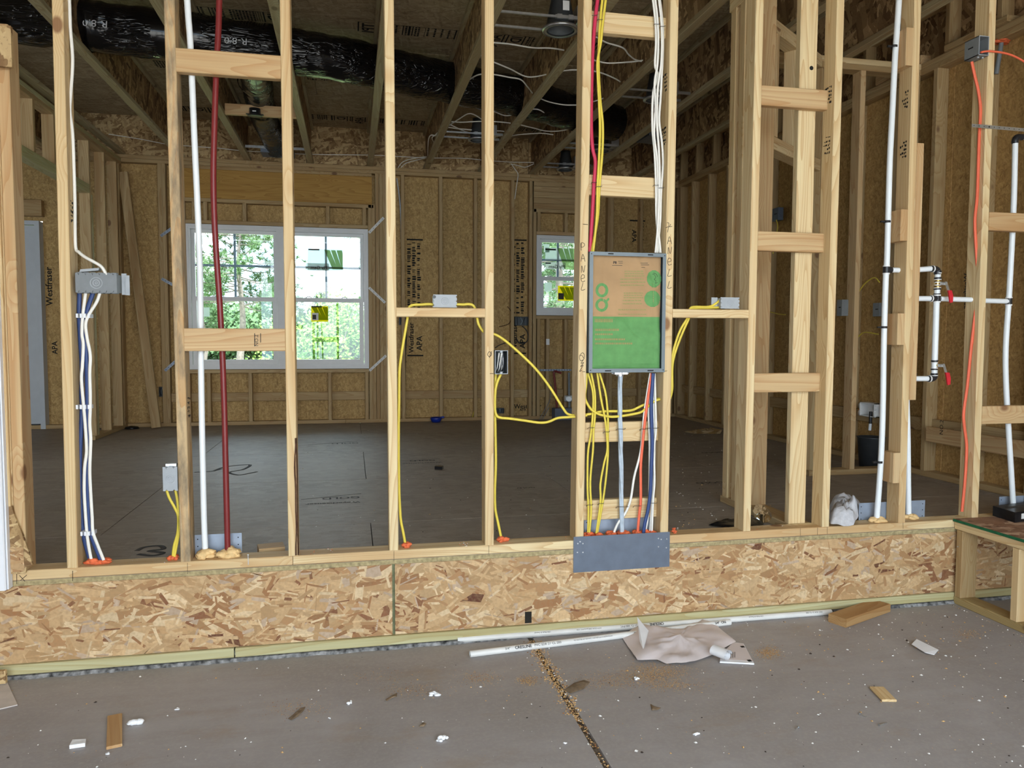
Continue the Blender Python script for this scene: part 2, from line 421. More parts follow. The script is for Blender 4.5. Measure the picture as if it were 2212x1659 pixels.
def film(name, col, rough, met, sc, st, strength):
    """thin shiny film pulled into long sharp creases"""
    m, nt, b = base(name, rough, met, .5)
    t = nd(nt, 'ShaderNodeTexCoord').outputs['Object']
    h = None
    for k, (rot, s2) in enumerate((((0, .45, .3), sc), ((0, -.5, -.25), sc * 1.9), ((.8, .2, 1.1), sc * 1.3))):
        mp = nd(nt, 'ShaderNodeMapping', {'Vector': t, 'Rotation': rot, 'Scale': st}).outputs[0]
        n = nd(nt, 'ShaderNodeTexNoise', {'Vector': mp, 'Scale': s2, 'Detail': 2.0, 'Distortion': .5}).outputs[0]
        r = mth(nt, 'POWER', mth(nt, 'SUBTRACT', 1.0, mth(nt, 'MULTIPLY', mth(nt, 'ABSOLUTE', mth(nt, 'SUBTRACT', n, .5)), 4.0), clamp=True), 9.0)
        h = r if h is None else mth(nt, 'ADD', h, mth(nt, 'MULTIPLY', r, .6))
    msk = nd(nt, 'ShaderNodeMapRange', {0: nd(nt, 'ShaderNodeTexNoise', {'Vector': t, 'Scale': 3.3, 'Detail': 2.0}).outputs[0], 1: .42, 2: .62}).outputs[0]
    h = mth(nt, 'MULTIPLY', h, msk)
    b.inputs['Base Color'].default_value = (*col, 1)
    nt.links.new(nd(nt, 'ShaderNodeBump', {'Height': h, 'Strength': strength, 'Distance': .02}).outputs[0], b.inputs['Normal'])
    return m


M['duct'] = film('shiny_black_duct_jacket', (.004, .004, .005), .12, 0, 5.0, (.45, 3.0, 3.0), .45)


M['duct2'] = film('grey_foil_duct_jacket', (.055, .06, .06), .22, .45, 7.0, (2.2, 1.2, 2.2), .6)


def concrete():
    m, nt, b = base('garage_concrete', .55, 0, .35)
    t = nd(nt, 'ShaderNodeTexCoord').outputs['Object']
    a = nd(nt, 'ShaderNodeTexNoise', {'Vector': t, 'Scale': 1.6, 'Detail': 9.0, 'Roughness': .62, 'Distortion': .6}).outputs[0]
    f = nd(nt, 'ShaderNodeTexNoise', {'Vector': t, 'Scale': 90.0, 'Detail': 4.0}).outputs[0]
    st = nd(nt, 'ShaderNodeTexNoise', {'Vector': nd(nt, 'ShaderNodeMapping', {'Vector': t, 'Rotation': (0, 0, .5), 'Scale': (1, 5, 1)}).outputs[0], 'Scale': 3.0, 'Detail': 6.0, 'Roughness': .6}).outputs[0]
    c = ramp(nt, a, [(.28, (.27, .25, .245)), (.5, (.345, .325, .325)), (.72, (.41, .395, .40))])
    c = mix(nt, nd(nt, 'ShaderNodeMapRange', {0: st, 1: .35, 2: .65, 3: 0.0, 4: .5}).outputs[0], c, (.30, .272, .255))
    c = mix(nt, nd(nt, 'ShaderNodeMapRange', {0: f, 1: .45, 2: .75, 3: 0.0, 4: .35}).outputs[0], c, (.44, .41, .385))
    ds = nd(nt, 'ShaderNodeTexNoise', {'Vector': nd(nt, 'ShaderNodeMapping', {'Vector': t, 'Scale': (1, 2.2, 1), 'Location': (3, 1, 0)}).outputs[0], 'Scale': 2.4, 'Detail': 8.0, 'Roughness': .7}).outputs[0]
    c = mix(nt, nd(nt, 'ShaderNodeMapRange', {0: ds, 1: .56, 2: .74, 3: 0.0, 4: .45}).outputs[0], c, (.30, .21, .125))
    nt.links.new(c, b.inputs['Base Color'])
    nt.links.new(nd(nt, 'ShaderNodeBump', {'Height': f, 'Strength': .08, 'Distance': .004}).outputs[0], b.inputs['Normal'])
    return m


M['concrete'] = concrete()


def colattr(name, rough=.7, grain=None):
    m, nt, b = base(name, rough, 0, .25)
    c = nd(nt, 'ShaderNodeAttribute', attribute_name='Col').outputs['Color']
    if grain:
        t = nd(nt, 'ShaderNodeTexCoord').outputs['Object']
        f = nd(nt, 'ShaderNodeTexNoise', {'Vector': t, 'Scale': grain, 'Detail': 4.0}).outputs[0]
        c = mix(nt, nd(nt, 'ShaderNodeMapRange', {0: f, 1: .4, 2: .75, 3: 0.0, 4: .45}).outputs[0], c, (.30, .20, .10))
    nt.links.new(c, b.inputs['Base Color']); return m


M['strand'] = colattr('pressed_wood_strands', .65, 90.0)
M['crumb'] = colattr('loose_crumbs', .8)


def leafmat(name, a, bb):
    m, nt, b = base(name, .6, 0, .3)
    r = nd(nt, 'ShaderNodeObjectInfo').outputs['Random']
    g = nd(nt, 'ShaderNodeTexNoise', {'Vector': nd(nt, 'ShaderNodeTexCoord').outputs['Object'], 'Scale': 1.1, 'Detail': 3.0}).outputs[0]
    nt.links.new(mix(nt, mth(nt, 'ADD', g, mth(nt, 'MULTIPLY', mth(nt, 'SUBTRACT', r, .5), .4), clamp=True), a, bb), b.inputs['Base Color'])
    return m


M['needles'] = leafmat('pine_needles', (.035, .085, .04), (.115, .19, .06))
M['leaves'] = leafmat('shrub_leaves', (.065, .16, .025), (.17, .27, .04))
M['trunk'] = plain('pine_bark', (.17, .14, .125), .9, var=.35, scale=8)
M['grass'] = plain('mown_grass', (.17, .22, .08), .9, var=.25, scale=1.5)
M['road'] = plain('asphalt_road', (.20, .21, .23), .8)


def text(name, body, o, rt, up, h, m, parent, off=.0008, bold=False, kind=None):
    """flat lettering: o = lower left corner, rt / up = reading and height directions, h = capital height"""
    c = D.curves.new(name, 'FONT'); c.body = body; c.size = h * 1.42; c.resolution_u = 2
    if bold: c.offset = h * .028
    t = D.objects.new(name, c); COL.objects.link(t)
    dg = bpy.context.evaluated_depsgraph_get()
    me = D.meshes.new_from_object(t.evaluated_get(dg)); D.objects.remove(t)
    rt = V(rt).normalized(); up = V(up); up = (up - rt * up.dot(rt)).normalized(); n = rt.cross(up)
    if n.dot(CAM - V(o)) < 0: n = -n
    o = V(o) + n * off
    me.materials.clear(); me.materials.append(m)
    b = D.objects.new(name, me); COL.objects.link(b)
    nn = rt.cross(up)
    Mx = Matrix(((rt.x, up.x, nn.x, o.x), (rt.y, up.y, nn.y, o.y), (rt.z, up.z, nn.z, o.z), (0, 0, 0, 1)))
    put(b, parent, Mx)
    if kind: b['kind'] = kind
    return b
# ------------------------------------------------------------------ outdoors: ground, road
def ground_plane(name, x0, x1, y0, y1, z, m):
    o = MB().box((x0, y0, z - .2), (x1, y1, z)).build(name, m); o['kind'] = 'structure'; return o


ground_plane('ground', -90, 90, 5.7, 160, -.75, M['grass'])
ground_plane('road', -90, 90, 66, 73, -.735, M['road'])
ground_plane('driveway', -40, 40, -40, -4.9, -.40, plain('pale_driveway', (.42, .405, .375), .85))

# ------------------------------------------------------------------ garage slab: two slabs with a control joint between them
ZS = -.375                                    # top of the garage slab
ZT = 2.79                                     # top of the wall plates
XJ = 1.822                                    # control joint
slab = setting('garage_floor')
bxs = MB().box((-2.6, -4.9, ZS - .12), (XJ - .012, .06, ZS)); bxs.build('slab', M['concrete'], slab)
bxs = MB().box((XJ + .012, -4.9, ZS - .12), (5.6, .06, ZS)); bxs.build('slab', M['concrete'], slab)
MB().box((XJ - .012, -4.9, ZS - .12), (XJ + .012, .06, ZS - .012)).build('joint_filler', plain('dirt_in_joint', (.16, .12, .085), .95, var=.5, scale=80, bump=.6), slab)
# garage shell behind the camera, open to the drive
gl = setting('wall_garage_left'); MB().box((-2.7, -4.9, ZS), (-2.6, .0, 3.2)).build('sheathing', M['drywall'], gl)
gr = setting('wall_garage_right'); MB().box((5.6, -4.9, ZS), (5.7, .0, 3.2)).build('sheathing', M['drywall'], gr)
gf = setting('wall_garage_front')
MB().box((-2.7, -4.9, 2.75), (5.7, -4.8, 3.2)).build('header', M['drywall'], gf)
MB().box((-2.7, -4.9, ZS), (-1.0, -4.8, 2.75)).build('jamb', M['drywall'], gf)
MB().box((4.4, -4.9, ZS), (5.7, -4.8, 2.75)).build('jamb', M['drywall'], gf)
rf = setting('sun_block_roof'); MB().box((-4.2, -5.0, 3.25), (5.9, 5.8, 3.35)).build('sun_block_deck', M['deck'], rf)  # unseen flat cover added to keep the sun out of the rooms

# ------------------------------------------------------------------ interior floor: subfloor panels with open joints
fl = setting('floor')
jx = [-3.7, -1.28, 1.16, 3.60, 5.05]; jy = [.0, .66, 1.88, 3.10, 4.32, 5.45]
for r in range(5):
    s = 1.2 if r % 2 else 0.0
    xs = [-3.7] + [x + s for x in jx[1:4] if x + s < 4.9] + [5.05]
    for i in range(len(xs) - 1):
        bx('subfloor_panel', (xs[i] + .002, jy[r] + (.002 if r else 0), -.02), (xs[i + 1] - .002, jy[r + 1] - .002, 0), 0, M['subfloor'], fl, .0008)
MB().box((-3.7, .03, -.34), (5.05, 5.45, -.021)).build('joist_fill', M['gap'], fl)
for tx, (u, v), h, wv in (('Weyerhaeuser', (778, 1083), .035, 1), ('GOLD', (778, 1072), .055, 1), ('Weyerhaeuser', (955, 998), .035, 1),
                          ('GOLD', (940, 993), .05, 1), ('GOLD', (775, 956), .06, 1), ('GOLD', (1155, 1052), .03, 1), ('GOLD', (1560, 1040), .05, 1), ('GOLD', (1560, 976), .05, 1)):
    text('floor_stamp', tx, P(u, v, 2, .0), (-1, -.02, 0), (0, -1, 0), h, M['inkfaint'], fl, .0006, True)
for u0, v0, u1, v1 in ((650, 1079, 780, 1066), (863, 996, 950, 991), (1160, 987, 1230, 985), (665, 961, 772, 953), (1500, 975, 1562, 973)):
    MB().tube([P(u0, v0, 2, .0005), P(u1, v1, 2, .0005)], .004, 4, flat=.15, ref=(0, 0, 1)).build('floor_stamp', M['inkfaint'], fl)
# spray-painted marks
for pts in ([(460, 1018), (480, 1010), (505, 1006), (540, 1004), (525, 1014), (495, 1020), (515, 1026), (540, 1022), (555, 1019)],
            [(295, 1190), (312, 1182), (345, 1179), (352, 1186), (322, 1190), (352, 1194), (330, 1200), (298, 1197)], [(420, 1020), (455, 1018), (478, 1013)]):
    MB().tube(spl(px(pts, z=.0006)), .012, 4, flat=.04, ref=(0, 0, 1)).build('spray_mark', M['inkfaint'], fl)

# ------------------------------------------------------------------ front wall, rim and sill between garage and house
wf = setting('wall_front')
SW = .038
Z0 = .038
studs = []
spec = [(144.3, 1230, 111, 'stud'), (390, 1216, 353, 'stud_stained'), (623, 1201, 604, 'stud'), (841, 1188.6, 830, 'stud'), (1048, 1176, 1047.5, 'stud'),
        (1243, 1163, 1261, 'stud'), (1426.6, 1157, 1449, 'stud'), (1605.6, 1147, 1634, 'stud'), (1776, 1138, 1809, 'stud'), (1941, 1129, 1976, 'stud'), (2100, 1110, 2139, 'stud')]
for ul, vb, ut, mk in spec:
    a = P(ul, vb); b = P(ut, 0); k = (2.714 - a.z) / (b.z - a.z); xt = a.x + (b.x - a.x) * k
    o = beam('stud', (a.x + SW / 2, .0445, Z0), (xt + SW / 2, .0445, 2.714), (1, 0, 0), SW, .089, M[mk], wf)
    studs.append((o, a.x, xt))
studs[1][0]['label'] = 'grey-stained stud with waney edges'
bx('stud', (4.47, 0, Z0), (4.508, .089, 2.714), 2, M['stud_red'], wf)


def sx(k, z):                                  # left edge of stud k at height z
    o, a, b = studs[k]; return a + (b - a) * (z - Z0) / (2.714 - Z0)


# bark along the wane of the third stud
zz = [.04 + i * .03 for i in range(17)]
mb = MB()
for i in range(len(zz) - 1):
    w0 = .010 + .014 * noise.noise(V((zz[i] * 9, 0, 3))); w1 = .010 + .014 * noise.noise(V((zz[i + 1] * 9, 0, 3)))
    xa = sx(2, zz[i]) + SW; xb = sx(2, zz[i + 1]) + SW
    mb.add([(xa + .0012, .001, zz[i]), (xa + .0012, .02 + w0, zz[i]), (xb + .0012, .02 + w1, zz[i + 1]), (xb + .0012, .001, zz[i + 1]),
            (xa - .004 - w0 * .5, -.0012, zz[i]), (xb - .004 - w1 * .5, -.0012, zz[i + 1])], [(0, 1, 2, 3), (4, 0, 3, 5)])
tag(mb.build('bark', M['bark'], studs[2][0]), 'dark strip of bark left on a stud edge')

# base plate in two lengths
xa = P(22, 1250).x; xm = P(632.5, 1212).x
bx('bottom_plate', (xa, 0, 0), (xm - .001, .089, .038), 0, M['stud'], wf)
bx('bottom_plate', (xm + .001, 0, 0), (4.75, .089, .038), 0, M['stud'], wf)
for z in (2.714, 2.752): bx('top_plate', (-2.2, 0, z), (4.95, .089, z + .038), 0, M['stud'], wf)
for x in (x for x in (-.62, -1.03, -1.43, -1.84)): bx('stud', (x, 0, 2.2), (x + SW, .089, 2.714), 2, M['stud'], wf)
bx('door_header', (-2.2, 0, 2.06), (-.30, .089, 2.2), 0, M['stud'], wf)
# subfloor edge, rim board of two sheets of pressed strand board, sill
MB().box((-2.2, -.001, -.0195), (5.05, .03, -.001)).build('subfloor_edge', M['edge'], wf)
MB().box((-2.6, .012, -.33), (5.05, .04, -.018)).build('rim_backing', M['greengap'], wf)
x1 = P(847.5, 1300).x; x2 = P(853.5, 1300).x


def strands(name, x0, x1, z0, z1, y, n, seed, parent, kk=1.0):
    """flat wood strands pressed over one another, each a polygon of its own colour"""
    r = random.Random(seed); vs = []; fs = []; cs = []
    pal = [((222, 186, 140), 6), ((210, 173, 127), 7), ((198, 159, 113), 6), ((234, 205, 163), 4), ((186, 142, 98), 4), ((168, 120, 80), 2.2), ((142, 94, 64), 1.0), ((112, 68, 48), .28), ((200, 174, 148), 2.5)]
    pool = [srgb(*c, .80) for c, q in pal for _ in range(int(q * 10))]
    for i in range(n):
        big = r.random(); small = i > n * .82
        L = (r.uniform(.06, .17) if not small else r.uniform(.025, .08)) * kk; W = (r.uniform(.014, .046) if not small else r.uniform(.004, .014)) * kk
        a = r.gauss(0, .42) if r.random() < .62 else r.uniform(-1.57, 1.57)
        cx = r.uniform(x0, x1); cz = r.uniform(z0, z1); ca, sa = math.cos(a), math.sin(a); yy = y - .0002 - .0028 * i / n
        pol = []
        for (p, q) in ((-.5, -.5), (-.15, -.5 + r.uniform(-.08, .08)), (.5, -.5), (.5 + r.uniform(-.1, .1), r.uniform(-.3, .3)), (.5, .5), (.1, .5 + r.uniform(-.08, .08)), (-.5, .5), (-.5 + r.uniform(-.1, .1), r.uniform(-.3, .3))):
            p = p * L * (1 + r.uniform(-.10, .10)); q = q * W * (1 + r.uniform(-.25, .25))
            pol.append((min(x1, max(x0, cx + p * ca - q * sa)), yy, min(z1, max(z0, cz + p * sa + q * ca))))
        k = len(vs); vs += pol; fs.append(tuple(range(k, k + 8))); c = r.choice(pool); t = r.uniform(.86, 1.1); cs += [(*[min(1, x * t) for x in c], 1)] * 8
    me = D.meshes.new(name); org = V(((x0 + x1) / 2, y, (z0 + z1) / 2))
    me.from_pydata([tuple(V(p) - org) for p in vs], [], fs); me.materials.append(M['strand'])
    at = me.color_attributes.new('Col', 'FLOAT_COLOR', 'POINT')
    at.data.foreach_set('color', [q for c in cs for q in c])
    o = D.objects.new(name, me); COL.objects.link(o); put(o, parent, Matrix.Translation(org)); o['kind'] = 'stuff'; return o


zr0, zr1 = -.322, -.0205
for (a, b, sd_) in ((-2.2, x1, 1), (x2, 5.05, 2)):
    rb = bx('rim_board', (a, .003, zr0), (b, .028, zr1), 0, M['osb_rim'], wf, .001)
    a2 = max(a, -.55)
    strands('strands', a2, b, zr0 + .001, zr1 - .001, .003, int(1500 * (b - a2)), sd_, rb)
# shade of a small hole in the rim board, painted as a black block
q0 = P(1134, 1322, 1, 0); q1 = P(1148, 1345, 1, 0)
MB().box((q0.x, -.0022, q1.z), (q1.x, .01, q0.z)).build('notch_shade', M['gap'], wf)
xs0 = P(508, 1420).x
bx('sill_plate', (-2.6, -.014, -.360), (xs0 - .003, .1, -.322), 0, M['green'], wf)
bx('sill_plate', (xs0 + .003, -.014, -.360), (5.05, .1, -.322), 0, M['green'], wf)
# ragged sealant and dirt strip below the sill
mb = MB(); n = 240; pr_ = None
for i in range(n + 1):
    x = -1.2 + 6.0 * i / n; d = -.020 - .014 * abs(noise.noise(V((x * 11, 1.3, 0)))) - .008 * noise.noise(V((x * 37, 4, 0)))
    zt = -.3605 - .004 * abs(noise.noise(V((x * 23, 7, 0))))
    cur = [(x, .02, zt), (x, d + .008, zt - .002), (x, d, ZS + .0005)]
    if pr_: mb.add(pr_ + cur, [(0, 1, 4, 3), (1, 2, 5, 4)], False)
    pr_ = cur
tag(mb.build('sill_sealant', plain('grey_sealant_and_dirt', (.20, .20, .20), .9, var=.8, scale=45, bump=.6), wf), 'ragged grey sealant strip under the sill')

# blocking between the studs
zc = lambda u, va, vb, y=0: (P(u, va, 1, y).z + P(u, vb, 1, y).z) / 2


def flatblock(k, u, va, vb, y0, y1, m, xr=None):
    z = zc(u, va, vb, y0); a = sx(k, z) + SW; b = xr if xr else sx(k + 1, z)
    return bx('blocking', (a, y0, z - .0445), (b, y1, z + .0445), 0, M[m], wf)


flatblock(1, 492, 108, 165, 0, .038, 'stud_red')
b_no2 = flatblock(1, 508, 711, 757, 0, .038, 'stud_red')
for va, vb in ((27, 77), (381, 424), (911, 954), (1077, 1121)): flatblock(5, 1350, va, vb, .051, .089, 'stud')
for va, vb in ((184, 236), (500, 545), (805, 848)): flatblock(7, 1712, va, vb, .051, .089, 'stud_red')
for va, vb in ((458, 500), (877, 915)): flatblock(10, 2176, va, vb, 0, .038, 'stud_red', 4.47)
for k, u, va, vb in ((3, 955, 665, 685), (6, 1537, 668, 687)):
    z = zc(u, va, vb); bx('shelf_block', (sx(k, z) + SW, 0, z - .019), (sx(k + 1, z), .089, z + .019), 0, M['stud'], wf)
# short scabs on the left of the tenth stud, long one on its right
for va, vb in ((58, 140), (452, 520), (677, 745), (978, 1043)):
    za, zb = P(1945, va).z, P(1945, vb).z; x = sx(9, (za + zb) / 2)
    bx('scab', (x - .039, -.002, zb), (x - .001, .087, za), 2, M['stud_red'], wf)
za, zb = P(1970, 308).z, P(1970, 864).z
beam('scab', (sx(9, zb) + SW * 1.5 + .001, .0445, zb), (sx(9, za) + SW * 1.5 + .001, .0445, za), (1, 0, 0), SW, .089, M['stud_red'], wf)
# jack studs, casing and board scraps at the left edge of the picture
xj = P(29, 1200).x
a = P(58, 1236).x
bx('jack_stud', (a - .038, .0, .038), (a, .089, 2.06), 2, M['stud_red'], wf)
bx('jack_stud', (a - .077, .0, .038), (a - .039, .089, 2.06), 2, M['stud'], wf)
bx('stud', (a - .05, .0, 2.2), (a - .012, .089, 2.714), 2, M['stud'], wf)
xb = P(27, 1090).x; zb = P(20, 1092).z
bx('furring_strip', (xb - .022, -.018, zb), (xb, -.001, 2.6), 2, M['stud'], wf)
q = [P(u, v, 1, -.004) for u, v in ((16, 1092), (28, 1092), (33, 1110), (45, 1138), (57, 1168), (68, 1200), (73, 1218), (60, 1222), (58, 1236), (22, 1238))]
sc = MB().prism(q, (0, -.012, 0)).build('board_scrap', M['osb_rim'], wf)
strands('strands', P(22, 1200).x, P(56, 1200).x, P(40, 1232).z, P(40, 1180).z, -.017, 60, 9, sc)
q0 = P(0, 57, 1, -.02); q1 = P(30, 148, 1, -.02)
bx('board_scrap', (q0.x - .2, -.036, q1.z), (q1.x, -.02, q0.z), 0, M['osb_rim'], wf, .001)
c1 = P(12, 1268, 1, -.05).x; c2 = P(20, 1266, 1, -.03).x
bx('door_casing', (c1 - .09, -.05, -.02), (c1, -.012, 2.1), 2, M['trimwhite'], wf, .004)
bx('door_casing', (c1 + .001, -.04, -.019), (c2 + .002, -.004, 2.1), 2, M['trimwhite'], wf, .002)

# pencilled words and marks on the studs
def ink(par, strokes, y=-.0012, r=.0011):
    mb = MB()
    for s in strokes: mb.tube(spl(px(s, y=y), 4), r, 5, flat=.4, ref=(0, 1, 0))
    return tag(mb.build('marking', M['pencil'], par), 'handwritten pencil marking')


def letter(c, u, v, w, h):
    L = {'P': [[(0, 1), (.05, .5), (.1, 0)], [(.05, 1), (0, .05), (.6, 0), (.9, .25), (.6, .5), (.1, .55)]], 'A': [[(0, 1), (.45, 0), (1, 1)], [(.2, .62), (.8, .6)]],
         'N': [[(.1, 1), (.2, .05), (.65, .95), (1, 0)]], 'e': [[(.1, .55), (.8, .45), (.75, .1), (.3, .05), (.0, .5), (.3, .98), (1, .85)]], 'L': [[(.5, 0), (.25, .5), (.05, .95), (.5, .98), (1, .85)]]}[c]
    return [[(u + x * w, v + y * h) for x, y in s] for s in L]


st = []
for c, v in zip('PANeL', (525, 549, 573, 593, 611)): st += letter(c, 1255, v, 9, 16)
st += [[(1259, 484), (1270, 485)], [(1252, 768), (1258, 762), (1262, 766), (1261, 776), (1254, 779), (1252, 770), (1257, 768), (1261, 774)],
       [(1261, 776), (1255, 785), (1261, 783), (1254, 792), (1260, 789), (1252, 802), (1257, 800)], [(1258, 803), (1264, 803)]]
ink(studs[5][0], st)
st = [[(1441, 481), (1445, 482), (1444, 491), (1442, 502)], [(1449, 484), (1446, 490)], [(1438, 492), (1444, 490), (1452, 489)]]
for c, v in zip('ANeLL', (511, 533, 557, 581, 607)): st += letter(c, 1442, v, 9, 16)
st += [[(1434, 802), (1441, 801)]]
ink(studs[6][0], st)
ink(studs[4][0], [[(1053, 766), (1056, 760), (1061, 762), (1061, 768), (1056, 770), (1053, 766)], [(1062, 759), (1057, 773)], [(1058, 807), (1066, 807)]])
ink(wf, [[(36, 1240), (36, 1261)], [(42, 1243), (54, 1256)], [(58, 1242), (44, 1254)], [(157, 1233), (157, 1255)]])
ink(wf, [[(1851 - 122, 1141), (1729, 1157)], [(1766, 1139), (1766, 1156)], [(1787, 1138), (1787, 1154)], [(1951, 1128), (1951, 1142)], [(405, 1216), (405, 1240)], [(1056, 1178), (1056, 1198)], [(851, 1190), (851, 1212)]], r=.0007)
z = zc(508, 711, 757)
text('grade_stamp', 'NO.2', P(558, 748, 1, -.001), (0, 0, 1), (-1, 0, 0), .014, M['inkfaint'], b_no2)
for du, ln in ((550, 28), (563, 20)):
    MB().tube([P(du, 720, 1, -.0008), P(du, 720 + ln, 1, -.0008)], .0013, 4, flat=.3, ref=(0, 1, 0)).build('grade_stamp', M['inkfaint'], b_no2)


def stampmarks(k, v0, side=-1):
    """lumber stamp worn to short bars on the side face of a stud"""
    mb = MB(); z = P(spec[k][0], v0).z; x = (sx(k, z) if side < 0 else sx(k, z) + SW) + side * .0007
    r = random.Random(k * 9 + int(v0))
    for row in range(5):
        for j in range(r.randint(2, 5)):
            y = .022 + j * .011 + r.uniform(0, .004); zz_ = z - row * .017 - r.uniform(0, .004); h = r.choice((.003, .008, .010))
            mb.box((x - .0003, y, zz_ - h), (x + .0003, y + r.uniform(.005, .010), zz_))
    tag(mb.build('grade_stamp', M['ink'], studs[k][0]), 'worn black lumber stamp')


for k, v, s in ((6, 150, -1), (6, 268, -1), (8, 178, -1), (8, 288, -1), (9, 188, -1), (9, 298, -1), (0, 430, 1), (1, 860, 1)): stampmarks(k, v, s)
# ------------------------------------------------------------------ back wall
YB = 5.30
wb = setting('wall_back')
B = lambda u, v: P(u, v, 1, YB)
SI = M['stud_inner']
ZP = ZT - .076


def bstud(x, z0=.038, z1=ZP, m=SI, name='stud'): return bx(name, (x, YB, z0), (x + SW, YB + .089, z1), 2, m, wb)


wx0, wx1 = B(402, 640).x, B(796, 640).x
wz0, wz1 = B(600, 797).z, B(600, 489).z
w2x0 = B(1159, 600).x; w2x1 = w2x0 + .54; w2z0, w2z1 = B(1180, 681).z, B(1180, 508).z
hz = B(600, 434).z; hz2 = B(1190, 452).z; hz1 = B(600, 372).z
full = [B(u, 600).x for u in (254, 345, 353.5, 867, 949, 1024, 1104, 1143)] + [-2.35, -2.75, -3.1, -3.5, -1.70]
full += [wx1 + .003 + SW * 2.05, wx1 + .003 + SW * 3.1, wx1 + .003 + SW * 4.1]
full += [wx0 - .003 - SW * i for i in (2.05, 3.1)]
full += [w2x1 + .045 + SW, 4.0, 4.4, 4.8, B(1319, 480).x]
for x in full: bstud(x)
for x in (wx0 - .002 - SW, wx1 + .002): bstud(x, .038, hz, name='jack_stud')
for x in (wx1 + .002 + SW,): bstud(x, .038, hz, name='jack_stud')
for x in (w2x0 - .002 - SW, w2x1 + .002): bstud(x, .038, hz2, name='jack_stud')
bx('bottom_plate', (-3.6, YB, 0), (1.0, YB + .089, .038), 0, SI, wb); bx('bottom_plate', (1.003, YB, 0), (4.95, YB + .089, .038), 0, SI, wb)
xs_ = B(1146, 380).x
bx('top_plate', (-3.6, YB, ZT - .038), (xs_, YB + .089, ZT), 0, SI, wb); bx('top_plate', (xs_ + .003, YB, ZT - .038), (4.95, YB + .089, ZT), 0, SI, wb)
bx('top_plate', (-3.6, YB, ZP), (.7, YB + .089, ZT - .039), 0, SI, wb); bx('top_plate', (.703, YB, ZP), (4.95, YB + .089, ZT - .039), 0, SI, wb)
# headers
bx('header', (wx0 - .04, YB + .004, hz + .001), (wx1 + .045, YB + .085, hz1), 0, M['lvl'], wb)
bx('header_plate', (wx0 - .04, YB, hz1), (wx1 + .045, YB + .089, ZP - .001), 0, SI, wb)
bx('header_plate', (wx0 - .04, YB, hz - .038), (wx1 + .06, YB + .089, hz), 0, SI, wb)
h2t = B(1190, 403).z
for i in range(4):
    h = (h2t - hz2) / 4; bx('header', (w2x0 - .035, YB + .004, hz2 + h * i), (w2x1 + .04, YB + .085, hz2 + h * (i + 1) - .001), 0, SI, wb)
bx('header_plate', (w2x0 - .035, YB, hz2 - .038), (w2x1 + .04, YB + .089, hz2 - .001), 0, SI, wb)
bx('header_plate', (w2x0 - .035, YB, h2t), (w2x1 + .04, YB + .089, ZP), 0, SI, wb)
# rough sills, trimmer rows and cripples
bx('window_head', (wx0, YB, wz1 + .004), (wx1, YB + .089, wz1 + .042), 0, SI, wb)
bx('window_sill_plate', (wx0, YB, wz0 - .042), (wx1, YB + .089, wz0 - .004), 0, SI, wb)
bx('window_head', (w2x0, YB, w2z1 + .004), (w2x1, YB + .089, w2z1 + .042), 0, M['stud_red'], wb)
bx('window_sill_plate', (w2x0, YB, w2z0 - .042), (w2x1, YB + .089, w2z0 - .004), 0, SI, wb)
for u in (414, 439, 524, 704, 783):
    x = B(u, 460).x; bx('cripple', (x, YB, wz1 + .042), (x + SW, YB + .089, hz - .038), 2, SI, wb)
for u in (403, 447, 537, 628, 709, 789):
    x = min(B(u, 850).x, wx1 - SW); bx('cripple', (x, YB, .038), (x + SW, YB + .089, wz0 - .042), 2, SI, wb)
for u in (1160, 1180, 1219):
    x = B(u, 760).x; bx('cripple', (x, YB, .038), (x + SW, YB + .089, w2z0 - .042), 2, SI, wb)
for u in (1161, 1220):
    x = B(u, 470).x; bx('cripple', (x, YB, w2z1 + .042), (x + SW, YB + .089, hz2 - .038), 2, SI, wb)
za, zb = B(700, 847).z, B(700, 865).z
cuts = sorted([x for x in full if not wx0 < x < wx1] + [B(u, 850).x for u in (403, 447, 537, 628, 709, 789, 1160, 1180, 1219)])
for i in range(len(cuts) - 1):
    a_, b_ = cuts[i] + SW, cuts[i + 1]
    if b_ - a_ > .05 and a_ > -1.2: bx('blocking', (a_ + .001, YB + .05, zb), (b_ - .001, YB + .088, za), 0, SI, wb)
# sheathing with real openings, rim board above
YS = YB + .09


def sheath(x0, x1, z0, z1, m='osb_wall', y0=None):
    y = YS if y0 is None else y0
    return MB().box((x0, y, z0), (x1, y + .011, z1)).build('sheathing', M[m], wb)


dx0, dx1, dz1 = -2.95, B(92, 700).x, 2.10
sheath(-3.7, dx0, 0, ZT); sheath(dx0, dx1, dz1, ZT); sheath(dx1, wx0, 0, ZT)
sheath(wx0, wx1, wz1, ZT); sheath(wx0, wx1, 0, wz0); mid_sheet = sheath(wx1, w2x0, 0, ZT)
sheath(w2x0, w2x1, w2z1, ZT); sheath(w2x0, w2x1, 0, w2z0); right_sheet = sheath(w2x1, 4.97, 0, ZT)
for a_, b_ in ((-3.7, .62), (.625, 3.06), (3.065, 5.0)): sheath(a_, b_, ZT, 3.2, 'osb_rim', YB + .06)
MB().box((-3.8, YB + .072, ZT - .05), (5.1, YB + .10, 3.25)).build('rim_backing', M['gap'], wb)  # dark backing added to stop light leaking between the rim sheets


